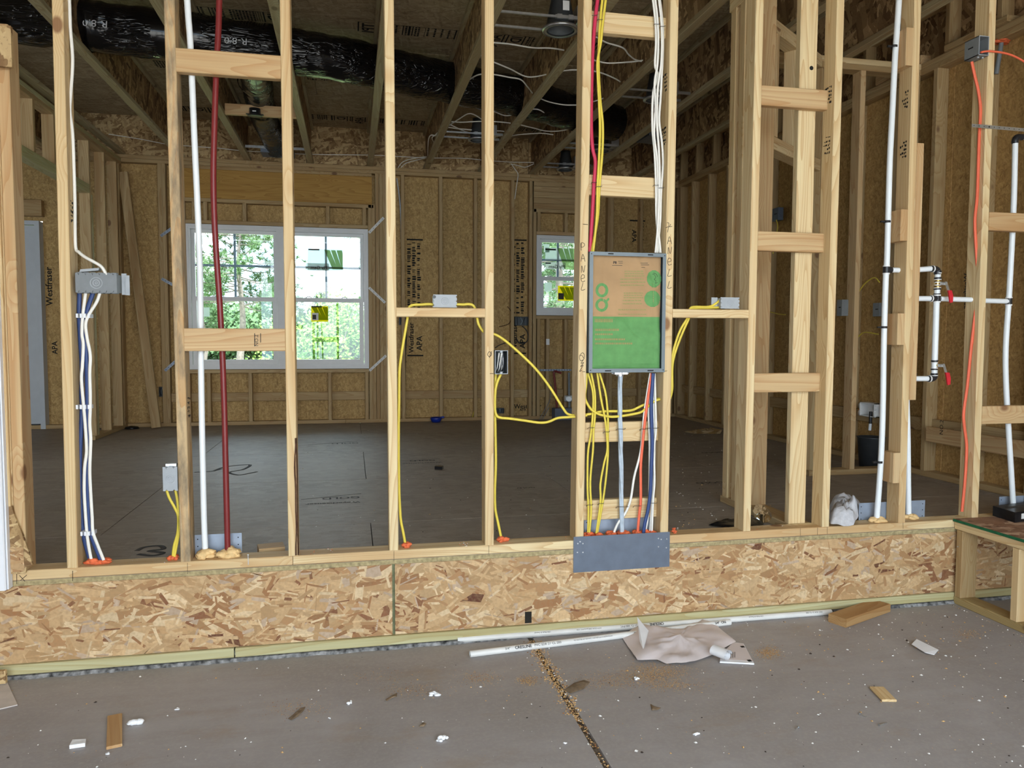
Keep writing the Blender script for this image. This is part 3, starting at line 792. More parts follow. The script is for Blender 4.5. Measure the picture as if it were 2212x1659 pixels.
def bigstamp(xc, ztop, zbot, par):
    """maker's stamp running up a wall sheet"""
    y = YS - .0008; H = ztop - zbot; up = (-1, 0, 0); rt = (0, 0, 1)
    text('maker_stamp', 'Westfraser', V((xc + .02, y, zbot + .03 * H)), rt, up, .052, M['ink'], par, .0, True)
    text('maker_stamp', 'APA', V((xc + .115, y, zbot + .05 * H)), rt, up, .062, M['ink'], par, .0, True)
    mb = MB(); r = random.Random(int(xc * 100))
    for zf in (.0, 1.0): mb.box((xc - .05, y - .0004, zbot + zf * H), (xc + .13, y, zbot + zf * H + .016))
    mb.build('maker_stamp', M['ink'], par)
    rows = [('RATED SHEATHING', .36), ('24/16  7/16', .46), ('SIZED FOR SPACING', .56), ('EXPOSURE 1', .68), ('THIS SIDE', .80)]
    for c in range(3):
        mb = MB(); z = zbot + .36 * H
        while z < ztop - .03:
            h = r.uniform(.008, .022)
            mb.box((xc - .045 + c * .055, y - .0004, z), (xc - .045 + c * .055 + r.uniform(.026, .044), y, z + h)); z += h + r.choice((.006, .006, .012, .04))
        mb.build('maker_stamp', M['ink'], par)


p0, p1 = B(897, 517), B(897, 770); bigstamp(B(890, 600).x, p0.z, p1.z, mid_sheet)
p0, p1 = B(1123, 518), B(1123, 765); bigstamp(B(1117, 600).x, p0.z, p1.z, mid_sheet)
text('maker_stamp', 'Westfraser', V((B(1114, 880).x, YS - .0008, B(1114, 884).z)), (1, 0, 0), (0, 0, 1), .05, M['ink'], mid_sheet, 0, True)
text('maker_stamp', 'APA', V((B(1126, 880).x, YS - .0008, B(1114, 889.5).z)), (1, 0, 0), (0, 0, 1), .03, M['ink'], mid_sheet, 0, True)
q = P(1376, 482, 1, YS)
text('maker_stamp', 'Westfraser', q + V((.03, -.0008, 0)), (0, 0, -1), (1, 0, 0), .055, M['ink'], right_sheet, 0, True)
text('maker_stamp', 'APA', q + V((-.06, -.0008, -.08)), (0, 0, -1), (1, 0, 0), .055, M['ink'], right_sheet, 0, True)
mb = MB(); mb.box((q.x - .09, q.y - .001, q.z + .02), (q.x + .10, q.y - .0005, q.z + .036)).build('maker_stamp', M['ink'], right_sheet)
q = P(104, 790, 1, YS)
text('maker_stamp', 'Westfraser', V((q.x + .06, q.y - .0008, P(104, 660, 1, YS).z)), (0, 0, 1), (-1, 0, 0), .06, M['ink'], wb, 0, True)
text('maker_stamp', 'APA', V((q.x + .09, q.y - .0008, P(104, 765, 1, YS).z)), (0, 0, 1), (-1, 0, 0), .05, M['ink'], wb, 0, True)

# ------------------------------------------------------------------ windows


def frame(mb, x0, x1, z0, z1, w, y0, y1, wb_=None):
    wb_ = wb_ or w
    mb.box((x0, y0, z0), (x0 + w, y1, z1)); mb.box((x1 - w, y0, z0), (x1, y1, z1))
    mb.box((x0 + w, y0, z0), (x1 - w, y1, z0 + wb_)); mb.box((x0 + w, y0, z1 - w), (x1 - w, y1, z1)); return mb


def unit(win, x0, x1, z0, z1, zr, hm=True):
    """double hung unit inside the frame: upper sash with grille bars outside, lower sash inside"""
    mb = frame(MB(), x0, x1, zr - .02, z1, .035, YB + .052, YB + .082); up = mb.build('upper_sash', M['vinyl'], win)
    mb = frame(MB(), x0 + .004, x1 - .004, z0, zr + .018, .045, YB + .018, YB + .050, .05)
    mb.box((x0 + .05, YB + .010, zr + .000), (x1 - .05, YB + .018, zr + .012)); lo = mb.build('lower_sash', M['vinyl'], win)
    g = MB().box((x0 + .03, YB + .064, zr), (x1 - .03, YB + .068, z1 - .03)).build('pane', M['glass'], up)
    g2 = MB().box((x0 + .045, YB + .030, z0 + .045), (x1 - .045, YB + .034, zr)).build('pane', M['glass'], lo)
    xm = (x0 + x1) / 2; zm = (zr + z1) / 2 - .01
    MB().box((xm - .012, YB + .071, zr), (xm + .012, YB + .077, z1 - .03)).build('muntin', M['muntin'], up)
    if hm: MB().box((x0 + .03, YB + .0712, zm - .012), (x1 - .03, YB + .0768, zm + .012)).build('muntin', M['muntin'], up)
    for xx in (x0 + (x1 - x0) * .27, x0 + (x1 - x0) * .74):
        MB().tube([(xx - .03, YB + .034, zr + .019), (xx - .012, YB + .03, zr + .030), (xx + .012, YB + .03, zr + .030), (xx + .03, YB + .034, zr + .019)], .005, 8).build('sash_lock', M['white'], lo)
    return up, lo


w1 = setting('window_1', ((wx0 + wx1) / 2, YB, wz0))
mb = frame(MB(), wx0, wx1, wz0, wz1, .05, YB, YB + .10); xm = B(610, 640).x
mb.box((xm - .055, YB, wz0 + .05), (xm + .055, YB + .10, wz1 - .05)); f = frame(mb, wx0 + .012, wx1 - .012, wz0 + .012, wz1 - .012, .02, YB - .008, YB).build('window_frame', M['vinyl'], w1)
zr = B(600, 646).z
ua, la = unit(w1, wx0 + .05, xm - .055, wz0 + .05, wz1 - .05, zr); ub, lb = unit(w1, xm + .055, wx1 - .05, wz0 + .05, wz1 - .05, zr)
w2 = setting('window_2', ((w2x0 + w2x1) / 2, YB, w2z0))
frame(MB(), w2x0, w2x1, w2z0, w2z1, .04, YB, YB + .10).build('window_frame', M['vinyl'], w2)
zr2 = B(1200, 601).z
uc, lc = unit(w2, w2x0 + .04, w2x1 - .04, w2z0 + .04, w2z1 - .04, zr2, True)


def sticker(name, par, u0, v0, u1, v1, y, m, lab=None):
    a, b = P(u0, v0, 1, y), P(u1, v1, 1, y)
    o = MB().add([(a.x, y, b.z), (b.x, y, b.z), (b.x, y, a.z), (a.x, y, a.z)], [(0, 1, 2, 3)]).build(name, m, par)
    if lab: o['label'] = lab
    return o


def arches(par, u0, v0, u1, v1, y, m):
    a, b = P(u0, v0, 1, y), P(u1, v1, 1, y); W = b.x - a.x; H = a.z - b.z
    for (s, e, q) in ((.02, .32, .0), (.36, .62, 0), (.66, .96, 0)):
        pts = []; n = 8
        for i in range(n + 1):
            t = i / n; pts.append((a.x + W * (s + (e - s) * 0 + .42 * t * t * (1 - s * .5)), y, b.z + H * (1 - t * t * .98)))
        pts2 = [(x + W * (e - s) * .95, yy, z) for x, yy, z in pts]
        pol = [V(p) for p in pts + pts2[::-1]]; pol = [V((min(p.x, b.x), p.y, p.z)) for p in pol]
        MB().add(pol, [(k_, k_ + 1, 2 * n + 1 - k_ - 1, 2 * n + 1 - k_) for k_ in range(n)]).build('sticker_print', m, par)


YG, YL = YB + .0605, YB + .0265
sticker('sticker', w1, 664, 537, 741, 585, YG, M['sticker_p'], 'pale window sticker with green arches')
arches(w1, 700, 540, 741, 583, YG - .0006, M['sticker_pg'])
sticker('sticker', w1, 660, 568, 711, 585, YG - .001, M['sticker_w'])
text('sticker_print', 'Ply Gem', P(707, 582, 1, YG - .0018), (-1, 0, 0), (0, 0, 1), .036, M['inkfaint'], w1, 0, True)
sticker('sticker_print', w1, 666, 537, 690, 541, YG - .0012, M['inkfaint'])
sticker('sticker', w1, 672, 661, 709, 695, YL, M['sticker_y'], 'yellow window sticker with olive arches')
arches(w1, 672, 663, 709, 692, YL - .0006, M['sticker_g'])
sticker('sticker_print', w1, 674, 676, 688, 692, YL - .0014, M['label']); sticker('sticker_print', w1, 675, 680, 683, 690, YL - .0018, M['inkfaint'])
sticker('sticker_print', w1, 673, 661, 696, 664, YL - .0014, M['ink'])
sticker('sticker', w1, 433, 508, 448, 528, YG, M['sticker_p']); sticker('sticker', w1, 438, 664, 453, 684, YL, M['sticker_p']); sticker('sticker', w1, 645, 664, 656, 684, YL, M['sticker_p'])
sticker('sticker', w2, 1178, 535, 1238, 563, YG, M['sticker_p']); arches(w2, 1203, 536, 1242, 584, YG - .0006, M['sticker_pg'])
sticker('sticker', w2, 1178, 566, 1222, 582, YG - .001, M['sticker_w'])
text('sticker_print', 'Ply Gem', P(1220, 580, 1, YG - .0018), (-1, 0, 0), (0, 0, 1), .040, M['inkfaint'], w2, 0, True)
sticker('sticker_print', w2, 1178, 537, 1201, 541, YG - .0012, M['ink']); sticker('sticker_print', w2, 1178, 567, 1190, 570, YG - .0018, M['ink'])
sticker('sticker', w2, 1205, 617, 1241, 650, YL, M['sticker_y']); arches(w2, 1208, 620, 1241, 648, YL - .0006, M['sticker_g'])
sticker('sticker_print', w2, 1206, 633, 1218, 647, YL - .0014, M['inkfaint'])
sticker('sticker', w2, 1176, 610, 1192, 630, YL, M['sticker_p']); sticker('sticker', w2, 1175, 527, 1187, 545, YG, M['sticker_p'])

# ------------------------------------------------------------------ entry door at the far left of the back wall
d1 = setting('door_1', (-2.4, YB, 0))
dl = B(92, 700).x
MB().box((dl - .045, YB - .01, 0), (dl, YB + .10, 2.09)).build('door_jamb', M['doorwhite'], d1)
MB().box((-2.95, YB - .01, 2.05), (dl - .045, YB + .10, 2.09)).build('door_jamb', M['doorwhite'], d1)
dp = MB(); dp.box((-2.90, YB + .03, .05), (dl - .048, YB + .075, 2.045)).build('door_panel', M['doorwhite'], d1)
MB().box((-2.90, YB + .028, .008), (dl - .048, YB + .078, .049)).build('door_sweep', M['blackplastic'], d1)
for v0, v1 in ((478, 545), (690, 720), (865, 890)):
    z = B(85, (v0 + v1) / 2).z; MB().cyl((dl - .047, YB + .026, z - .05), (dl - .047, YB + .026, z + .05), .007, 8).build('hinge', M['steel'], d1)
bx('header', (-2.99, YB + .01, 2.14), (dl + .02, YB + .085, 2.30), 0, SI, wb)

# ------------------------------------------------------------------ left wall with its wide opening
wl_ = setting('wall_left')
LX0, LX1 = -1.29, -1.2
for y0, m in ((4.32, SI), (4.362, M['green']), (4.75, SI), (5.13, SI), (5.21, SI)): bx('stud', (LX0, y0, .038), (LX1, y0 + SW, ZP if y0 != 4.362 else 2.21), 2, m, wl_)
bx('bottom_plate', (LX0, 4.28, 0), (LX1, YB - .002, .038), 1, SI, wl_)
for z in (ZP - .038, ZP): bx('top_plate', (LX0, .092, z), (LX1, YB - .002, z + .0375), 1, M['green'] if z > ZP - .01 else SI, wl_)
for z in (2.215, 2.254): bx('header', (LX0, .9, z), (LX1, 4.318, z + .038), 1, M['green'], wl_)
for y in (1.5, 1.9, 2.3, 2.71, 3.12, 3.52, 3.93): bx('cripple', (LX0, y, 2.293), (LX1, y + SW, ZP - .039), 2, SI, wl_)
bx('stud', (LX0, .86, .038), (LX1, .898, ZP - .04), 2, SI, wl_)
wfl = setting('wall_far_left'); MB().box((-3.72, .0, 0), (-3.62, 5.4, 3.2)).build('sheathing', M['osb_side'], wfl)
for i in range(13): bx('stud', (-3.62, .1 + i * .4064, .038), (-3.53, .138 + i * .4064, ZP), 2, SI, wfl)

# ------------------------------------------------------------------ right outer wall
wr = setting('wall_right')
RX0, RX1 = 4.87, 4.959
ys = [1.25 + .4064 * i for i in range(-3, 11)]
for y in ys: bx('stud', (RX0, y, .038), (RX1, y + SW, ZP), 2, SI, wr)
bx('stud', (RX0, 5.22, .038), (RX1, 5.258, ZP), 2, SI, wr); bx('stud', (RX0, 1.545, .038), (RX1, 1.583, ZP), 2, SI, wr)
bx('bottom_plate', (RX0, .092, 0), (RX1, YB - .002, .038), 1, SI, wr)
bx('top_plate', (RX0, -.6, ZP), (RX1, YB - .002, ZP + .0375), 1, SI, wr); bx('top_plate', (RX0, -.6, ZP + .038), (RX1, 2.2, ZT), 1, SI, wr); bx('top_plate', (RX0, 2.203, ZP + .038), (RX1, YB - .002, ZT), 1, SI, wr)
for y in [.35 + .4064 * i for i in range(0, 13)]: bx('cripple', (RX0, y, ZT), (RX1, y + SW, 3.12), 2, SI, wr)
bx('plate_scrap', (RX0 - .02, .70, ZT + .001), (RX0 + .07, 1.18, ZT + .039), 1, SI, wr)
bx('plate_scrap', (RX0 - .01, 1.40, ZT + .001), (RX0 + .07, 1.85, ZT + .06), 1, M['stud_red'], wr)
bx('top_plate', (RX0, -.6, 3.121), (RX1, YB, 3.159), 1, SI, wr)
for a_, b_ in ((-.6, 1.2), (1.203, 3.64), (3.643, 5.4)):
    MB().box((4.960, a_, 0), (4.972, b_, ZT - .002)).build('sheathing', M['osb_side'], wr)
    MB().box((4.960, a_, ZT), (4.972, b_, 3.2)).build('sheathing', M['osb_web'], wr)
ysr = sorted(ys)
for i in range(len(ysr) - 1):
    if ysr[i] < 5: bx('blocking', (RX0 + .05, ysr[i] + SW + .001, .30), (RX1 - .001, ysr[i + 1] - .001, .389), 1, SI, wr)
bx('blocking', (RX0 - .038, .30, P(2060, 945, 0, RX0).z - .05), (RX0 - .001, 1.20, P(2060, 945, 0, RX0).z + .05), 1, M['stud_red'], wr)
q = P(2037, 940, 0, RX0 - .039)
text('grade_stamp', 'NO.2', q, (0, 0, 1), (0, 1, 0), .03, M['ink'], wr, .001)
for v, s in ((590, 'APA'),):
    q = P(2092, v, 0, 4.959); text('maker_stamp', 'Westfraser' if s == 'APA' else 'APA', q, (0, 0, -1), (0, 1, 0), .035, M['inkfaint'], wr, .001, True)

# ------------------------------------------------------------------ middle wall (stub), slanted closet wall and closet wall
wm = setting('wall_middle')
MX0, MX1 = 3.125, 3.214
ya = P(1561, 1000, 0, MX0).y; yb = P(1571.5, 1000, 0, MX0).y; yc = P(1580, 1000, 0, MX0).y; yd = P(1590.5, 1000, 0, MX0).y
bx('bottom_plate', (MX0 - .004, .092, 0), (MX1 + .03, ya + .012, .038), 1, SI, wm)
bx('stud', (MX0, .091, .038), (MX1, .129, ZP), 2, M['stud'], wm)
bx('stud', (MX0 + .032, .50, .038), (MX1 + .032, .538, ZP), 2, M['stud_red'], wm)
bx('stud', (MX0, yb, .038), (MX1, ya, ZP), 2, M['stud'], wm); bx('stud', (MX0, yd, .038), (MX1, yc, ZP), 2, M['stud'], wm)
for z in (ZP, ZP + .038): bx('top_plate', (MX0, .092, z), (MX1, ya + .02, z + .0375), 1, M['stud'], wm)
ws = setting('wall_slanted')
A, Bq = V((3.24, .755, 0)), V((4.17, 1.44, 0)); dr = (Bq - A).normalized(); nr = V((-dr.y, dr.x, 0)); A = A + nr * .0445; Bq = Bq + nr * .0445


def sl(t, z): return A + dr * t + V((0, 0, z))


Lw = (Bq - A).length
for z in (2.733, 2.771): beam('top_plate', sl(0, z), sl(Lw, z), nr, .089, .0375, M['stud'], ws)
for z in (2.062, 2.10): beam('door_header', sl(.05, z), sl(Lw - .05, z), nr, .089, .0375, M['stud'], ws)
for t in (.10, .38, .70, .98): beam('cripple', sl(t, 2.12), sl(t, 2.713), dr, SW, .089, M['stud'], ws)
beam('jack_stud', sl(Lw - .03, .0), sl(Lw - .03, 2.713), dr, SW, .089, SI, ws)
wc = setting('wall_closet')
bx('bottom_plate', (4.10, 1.40, 0), (RX0 - .002, 1.489, .038), 0, SI, wc)
for z in (ZP, ZP + .038): bx('top_plate', (3.6, 1.40, z), (RX0 - .002, 1.489, z + .0375), 0, M['stud'] if z > ZP else SI, wc)
bx('stud', (4.41, 1.40, .038), (4.448, 1.489, ZP), 2, M['stud_red'], wc); bx('stud', (4.16, 1.40, .038), (4.198, 1.489, ZP), 2, SI, wc)
bx('stud', (RX0 - .042, 1.40, .038), (RX0 - .004, 1.489, ZP), 2, SI, wc)

# ------------------------------------------------------------------ ceiling: wood I-joists under the deck of the floor above
ce = setting('ceiling')
ZD = 3.197
JX = [-3.0, -2.45, -1.85, -.637, .024, .665, 1.290, 1.90, 2.51, 3.10, 3.70, 4.31]
duct_pts = [(-3.6, 2.55, 3.02), (-2.2, 2.5, 3.02), (-.90, 2.46, 3.0), (-.45, 2.49, 2.99), (.3, 2.57, 2.985), (1.03, 2.72, 2.985), (1.71, 3.01, 2.99), (2.40, 3.26, 2.995), (3.03, 3.59, 2.985), (3.55, 3.80, 2.97)]


def duct_y(x):
    for a_, b_ in zip(duct_pts, duct_pts[1:]):
        if a_[0] <= x <= b_[0]:
            t = (x - a_[0]) / (b_[0] - a_[0]); return a_[1] + t * (b_[1] - a_[1]), a_[2] + t * (b_[2] - a_[2])
    return None


def cut_web(x, y0, y1, z0, z1, hole, par):
    """web of an I-joist with a round hole for the duct"""
    mb = MB(); t = .0055
    if hole is None: mb.box((x - t, y0, z0), (x + t, y1, z1))
    else:
        hy, hz_, r = hole; r = min(r, (z1 - z0) / 2 - .004, ); hz_ = (z0 + z1) / 2; n = 24; R_ = .26
        mb.box((x - t, y0, z0), (x + t, hy - R_, z1)); mb.box((x - t, hy + R_, z0), (x + t, y1, z1))
        inn = [(hy + r * 1.05 * math.cos(2 * math.pi * k / n), hz_ + r * math.sin(2 * math.pi * k / n)) for k in range(n)]
        out = []
        for k in range(n):
            c, s_ = math.cos(2 * math.pi * k / n), math.sin(2 * math.pi * k / n); q = min(R_ / max(abs(c), 1e-6), (z1 - z0) / 2 / max(abs(s_), 1e-6)); out.append((hy + c * q, hz_ + s_ * q))
        # corners are filled by adding the box corners to the fan
        vs = []; fs = []
        for sgn in (-1, 1):
            for p in inn: vs.append((x + sgn * t, *p))
            for p in out: vs.append((x + sgn * t, *p))
        for k in range(n):
            k2 = (k + 1) % n
            fs += [(k, n + k, n + k2, k2), (2 * n + k, 2 * n + k2, 3 * n + k2, 3 * n + k), (k, k2, 2 * n + k2, 2 * n + k)]
        mb.add(vs, fs)
        for (sy, sz) in ((-1, -1), (-1, 1), (1, -1), (1, 1)):
            cy, cz = hy + sy * R_, hz_ + sz * (z1 - z0) / 2
            nb = sorted(out, key=lambda p: (p[0] - cy) ** 2 + (p[1] - cz) ** 2)[:2]
            mb.prism([(x - t, cy, cz), (x - t, *nb[0]), (x - t, *nb[1])], (2 * t, 0, 0))
    return mb.build('web', M['osb_web'], par)


joists = []
for x in JX:
    j = setting('joist', (x, 2.7, ZT), ce); joists.append(j)
    yend = YB + .058
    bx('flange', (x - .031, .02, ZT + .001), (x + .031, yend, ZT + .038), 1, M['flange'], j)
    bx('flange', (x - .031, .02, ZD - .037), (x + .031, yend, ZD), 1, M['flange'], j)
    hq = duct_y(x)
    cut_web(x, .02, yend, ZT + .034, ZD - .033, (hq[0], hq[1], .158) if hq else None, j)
# doubled joist beside the left wall
bx('flange', (-1.235, .1, ZT + .001), (-1.17, YB + .05, ZT + .038), 1, M['flange'], ce)
k = 0
for i, y in enumerate((-4.28, -3.06, -1.84, -.62, .60, 1.82, 3.05, 4.27)):
    off = 1.22 if i % 2 else 0.0
    for x0 in (-4.1 - off, -1.66 - off, .78 - off, 3.22 - off, 5.66 - off):
        a_, b_ = max(x0, -4.1), min(x0 + 2.44, 5.7)
        if b_ - a_ > .1:
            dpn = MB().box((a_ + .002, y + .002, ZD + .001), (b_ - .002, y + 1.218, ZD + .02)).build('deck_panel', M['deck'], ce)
# printed bands on the deck: boxed stamps, bars and rows seen from below
r = random.Random(3)


def band(y, x0, x1, words, seed):
    r = random.Random(seed); x = x0; mb = MB(); z = ZD - .0002; h = .17
    mb.box((x0, y - h * .5, z - .0005), (x1, y - h * .5 + .004, z))
    i = 0
    while x < x1:
        if r.random() < .2 and i < len(words):
            wd = words[i]; i += 1
            for e in (x, x + .13): mb.box((e, y - h * .5, z - .0005), (e + .010, y + h * .5, z))
            text('deck_stamp', wd, V((x + .115, y - .07, z - .0007)), (0, 1, 0), (-1, 0, 0), .085, M['ink'], ce, 0, True); x += .16
        else:
            wd = r.choice((.004, .008, .016)); m_ = r.random()
            if m_ < .4: mb.box((x, y - h * .5, z - .0005), (x + wd, y + h * .5, z)); x += wd + .012
            else:
                q = y - h * .45
                while q < y + h * .42:
                    l_ = r.uniform(.008, .03); mb.box((x, q, z - .0005), (x + .014, min(q + l_, y + h * .5), z)); q += l_ + .008
                x += .022 + r.choice((0, 0, .03))
    o = mb.build('deck_stamp', M['ink'], ce); o['kind'] = 'stuff'


for (y, x0, x1, ww, s) in ((2.62, 1.14, 2.45, ('TPI', 'ID', 'APA', 'ID'), 1), (2.60, -.1, .55, ('ID',), 2), (5.0, .65, 1.85, ('ID', 'APA'), 3), (5.0, -.55, -.1, ('ID',), 4), (5.0, 2.6, 4.1, ('APA', 'ID'), 5), (3.75, -.5, -.05, ('ID',), 6), (2.62, 2.55, 3.6, ('APA', 'TPI'), 7), (3.78, .72, 1.2, (), 8)):
    band(y, x0, x1, ww, s)
# ------------------------------------------------------------------ duct work and ceiling fittings


def flexduct(name, pts, r, m, seed, n=20, k=10, parent=None):
    p = spl(pts, k); mb = MB(); vs = []; m_ = len(p)
    for i in range(m_):
        t = (p[min(i + 1, m_ - 1)] - p[max(i - 1, 0)]).normalized(); a = V((0, 0, 1)); a = (a - t * a.dot(t)).normalized() if abs(t.z) < .95 else t.orthogonal().normalized(); b = t.cross(a)
        rib = .004 * math.sin(i * 2.1)
        for q in range(n):
            th = 2 * math.pi * q / n; c = V((math.cos(th) * 1.4, math.sin(th) * 1.4, i * .22))
            rr = r * (1 + .075 * noise.noise(c + V((seed, 0, 0))) + .03 * noise.noise(c * 3)) + rib
            vs.append(p[i] + a * math.cos(th) * rr + b * math.sin(th) * rr)
    mb.add(vs, [(i * n + q, i * n + (q + 1) % n, (i + 1) * n + (q + 1) % n, (i + 1) * n + q) for i in range(m_ - 1) for q in range(n)], True)
    mb.add(vs[:n], [tuple(range(n - 1, -1, -1))]); mb.add(vs[-n:], [tuple(range(n))])
    return mb.build(name, m, parent)


du = thing('flexible_duct', 'long black plastic wrapped flexible duct threaded through the ceiling joists', 'duct', duct_pts[4])
flexduct('duct_sleeve', duct_pts, .158, M['duct'], 1, parent=du, k=14)
for (u, v, s, x, sz) in ((195, 37, 'R-8.0', -.55, .05), (440, 90, 'R-8.0', .3, .05)):
    y, z = duct_y(x); text('duct_print', s, V((x + .1, y - .16, z - .02)), (-1, 0, 0), (0, -.25, -1), sz, M['clip'], du, .004)
br = thing('branch_duct', 'short grey and black flexible duct dropping to the ceiling register near the back wall', 'duct', (.30, 4.2, 2.95))
flexduct('duct_sleeve', [(.37, 2.75, 2.99), (.36, 3.15, 2.975), (.34, 3.5, 2.99), (.31, 3.9, 2.985), (.30, 4.4, 2.97), (.33, 4.8, 2.93), (.36, 4.98, 2.86)], .118, M['duct2'], 5, parent=br)
for y, z in ((3.28, 2.975), (4.05, 2.985)):
    MB().lathe((.335 if y < 4 else .305, y, z), (0, 1, 0), [(.122, -.02), (.128, 0), (.122, .02)], 20).build('duct_band', M['duct'], br)
rg = thing('register_boot', 'galvanised ceiling register boot hung on a bar close to the back wall', 'vent', (.36, 5.0, 2.83))
mb = MB(); mb.box((.20, 4.90, 2.79), (.52, 5.12, 2.83)); mb.build('boot_box', M['plate'], rg)
MB().lathe((.36, 5.0, 2.83), (0, 0, 1), [(.125, .0), (.115, .03), (.115, .06)], 20).build('collar', M['steel'], rg)
MB().box((.056, 4.89, 2.825), (.633, 4.90, 2.85)).build('hanger_bar', M['steel'], rg)
cb = thing('ceiling_box', 'round black ceiling box screwed to a wooden block between joists', 'electrical box', (.33, 3.62, 2.80))
bx('backing_board', (.056, 3.66, 2.80), (.633, 3.698, 2.889), 0, M['stud_red'], cb)
MB().lathe((.30, 3.62, 2.785), (0, 0, 1), [(.0, 0), (.058, 0), (.060, .003), (.046, .012), (.045, .06), (.0, .06)], 24).build('box_body', M['blackfit'], cb)
MB().box((.285, 3.573, 2.81), (.315, 3.5745, 2.818)).build('print_label', M['label'], cb)
for sx_ in (-1, 1): MB().box((.30 + sx_ * .045, 3.60, 2.795), (.30 + sx_ * .07, 3.64, 2.800)).build('ear', M['blackfit'], cb)


def canlight(x, y, label, jl, jr, r=.075, lab=True):
    t = thing('recessed_light', label, 'light', (x, y, 2.79), None)
    MB().lathe((x, y, 2.80), (0, 0, 1), [(r * 1.22, -.012), (r * 1.22, -.004), (r * 1.02, .002), (r, .004), (r * .98, .05), (r * .72, .16), (r * .70, .19), (0, .19)], 28).build('housing', M['canblack'], t)
    MB().lathe((x, y, 2.80), (0, 0, 1), [(r * .94, -.002), (r * .94, .05), (0, .055)], 28).build('inner_can', M['boxdark'], t)
    MB().lathe((x, y, 2.79), (0, 0, 1), [(r * 1.00, .0), (r * 1.30, .0), (r * 1.32, .006), (r * 1.28, .014), (r * 1.0, .016)], 28).build('flange_ring', M['steel'], t)
    for dy in (-r * 1.18, r * 1.18):
        mb = MB(); mb.box((jl + .032, y + dy - .006, 2.825), (x + .02, y + dy + .006, 2.838)); mb.box((x - .06, y + dy - .008, 2.823), (jr - .032, y + dy + .008, 2.842)); mb.build('hanger_bar', M['steel'], t)
    for dx in (-.05, .02): MB().box((x + dx, y - r * 1.3, 2.82), (x + dx + .03, y - r * 1.1, 2.846)).build('bar_clip', M['steel'], t)
    mb = MB(); mb.box((x + .09, y - .05, 2.83), (x + .17, y + .05, 2.93)); mb.build('wiring_box', M['steel'], t)
    if lab:
        a = .25 * math.pi
        MB().box((x - .01, y - r * 1.02, 2.88), (x + .03, y - r * .96, 2.935)).build('rating_label', M['label'], t)
        MB().box((x - .03, y - .03, 2.853), (x + .02, y + .03, 2.8545)).build('rating_label', M['label'], t)
    return t


canlight(2.335, 1.40, 'nearest recessed can light with a white rating label, beside the top of a panel stud', 1.9, 2.51, .085)
canlight(2.26, 4.00, 'recessed can light half hidden behind the bright stud left of the panel', 1.9, 2.51, .075, False)
canlight(3.40, 5.00, 'recessed can light close above the small back window', 3.10, 3.70, .075, False)
canlight(3.52, 4.14, 'recessed can light under the black duct end between cable runs', 3.10, 3.70, .075, False)
canlight(3.42, 2.52, 'recessed can light just right of the white cable bundle', 3.10, 3.70, .075, False)
pl = [P(u, v, 2, 2.90) for u, v in ((1375, 308), (1402, 292), (1440, 300), (1408, 312))]
t = thing('metal_boot', 'flat grey sheet metal boot hanging behind the duct end', 'vent', pl[0])
MB().prism(pl, (0, 0, .05)).build('boot_box', M['plate'], t)

# ------------------------------------------------------------------ cables
cabs = []


def cable(name, label, pts, r, m, group=None, flat=1.0, ref=None, k=6, cat='cable', n=7):
    o = MB().tube(spl(pts, k), r, n, True, flat, ref).build(name, M[m])
    return tag(o, label, cat, group)


# white feeds wandering across the ceiling between the joists (real heights of 2.84 - 2.95 m)
Zc = 2.88
ceil = [([(1066, 92), (1100, 95), (1150, 103), (1190, 104), (1222, 109)], 'white ceiling cable ending at the joist below the nearest can light'),
        ([(1038, 118), (1052, 128), (1100, 148), (1140, 166), (1185, 160), (1215, 153), (1250, 151), (1290, 155), (1325, 168), (1344, 180), (1345, 187), (1330, 202), (1310, 210), (1280, 220)], 'white ceiling cable looping past the panel studs under the second joist'),
        ([(1013, 172), (1035, 161), (1066, 161), (1100, 167), (1125, 172), (1140, 188), (1155, 205), (1180, 218), (1215, 226), (1247, 227)], 'white ceiling cable sagging in front of the middle of the duct'),
        ([(997, 207), (1015, 224), (1042, 231), (1066, 240), (1095, 250), (1128, 241), (1160, 236), (1185, 250), (1205, 262), (1247, 263)], 'white ceiling cable with two low swags before the duct'),
        ([(975, 263), (1000, 264), (1050, 262), (1104, 266), (1150, 276), (1180, 283), (1215, 282), (1246, 272)], 'white ceiling cable running level behind the bright stud'),
        ([(968, 275), (1000, 279), (1040, 282), (1082, 283), (1092, 287), (1083, 293), (1042, 294), (1005, 284), (970, 268)], 'white cable folded into a narrow loop beneath the joists'),
        ([(968, 272), (990, 258), (1010, 246), (1025, 248), (1045, 260), (1066, 268)], 'thin white cable hopping up over the joist flange'),
        ([(1288, 80), (1310, 92), (1345, 103), (1358, 118), (1375, 130), (1400, 133), (1415, 125)], 'white cable dropping from a joist toward the cable bundle'),
        ([(1283, 130), (1310, 136), (1345, 135), (1385, 131), (1414, 123)], 'white cable bowed level behind the cable bundle'),
        ([(1100, 294), (1130, 290), (1170, 288), (1195, 291)], 'short white cable lying against the far joist'),
        ([(924, 362), (926, 300), (940, 292), (945, 287), (950, 290), (934, 296), (938, 310)], 'white cable tail hooked over a joist end')]
for pts, lab in ceil: cable('ceiling_cable', lab, px(pts, z=Zc), .0052, 'cwhite', 'white ceiling cables')
YW = 5.22
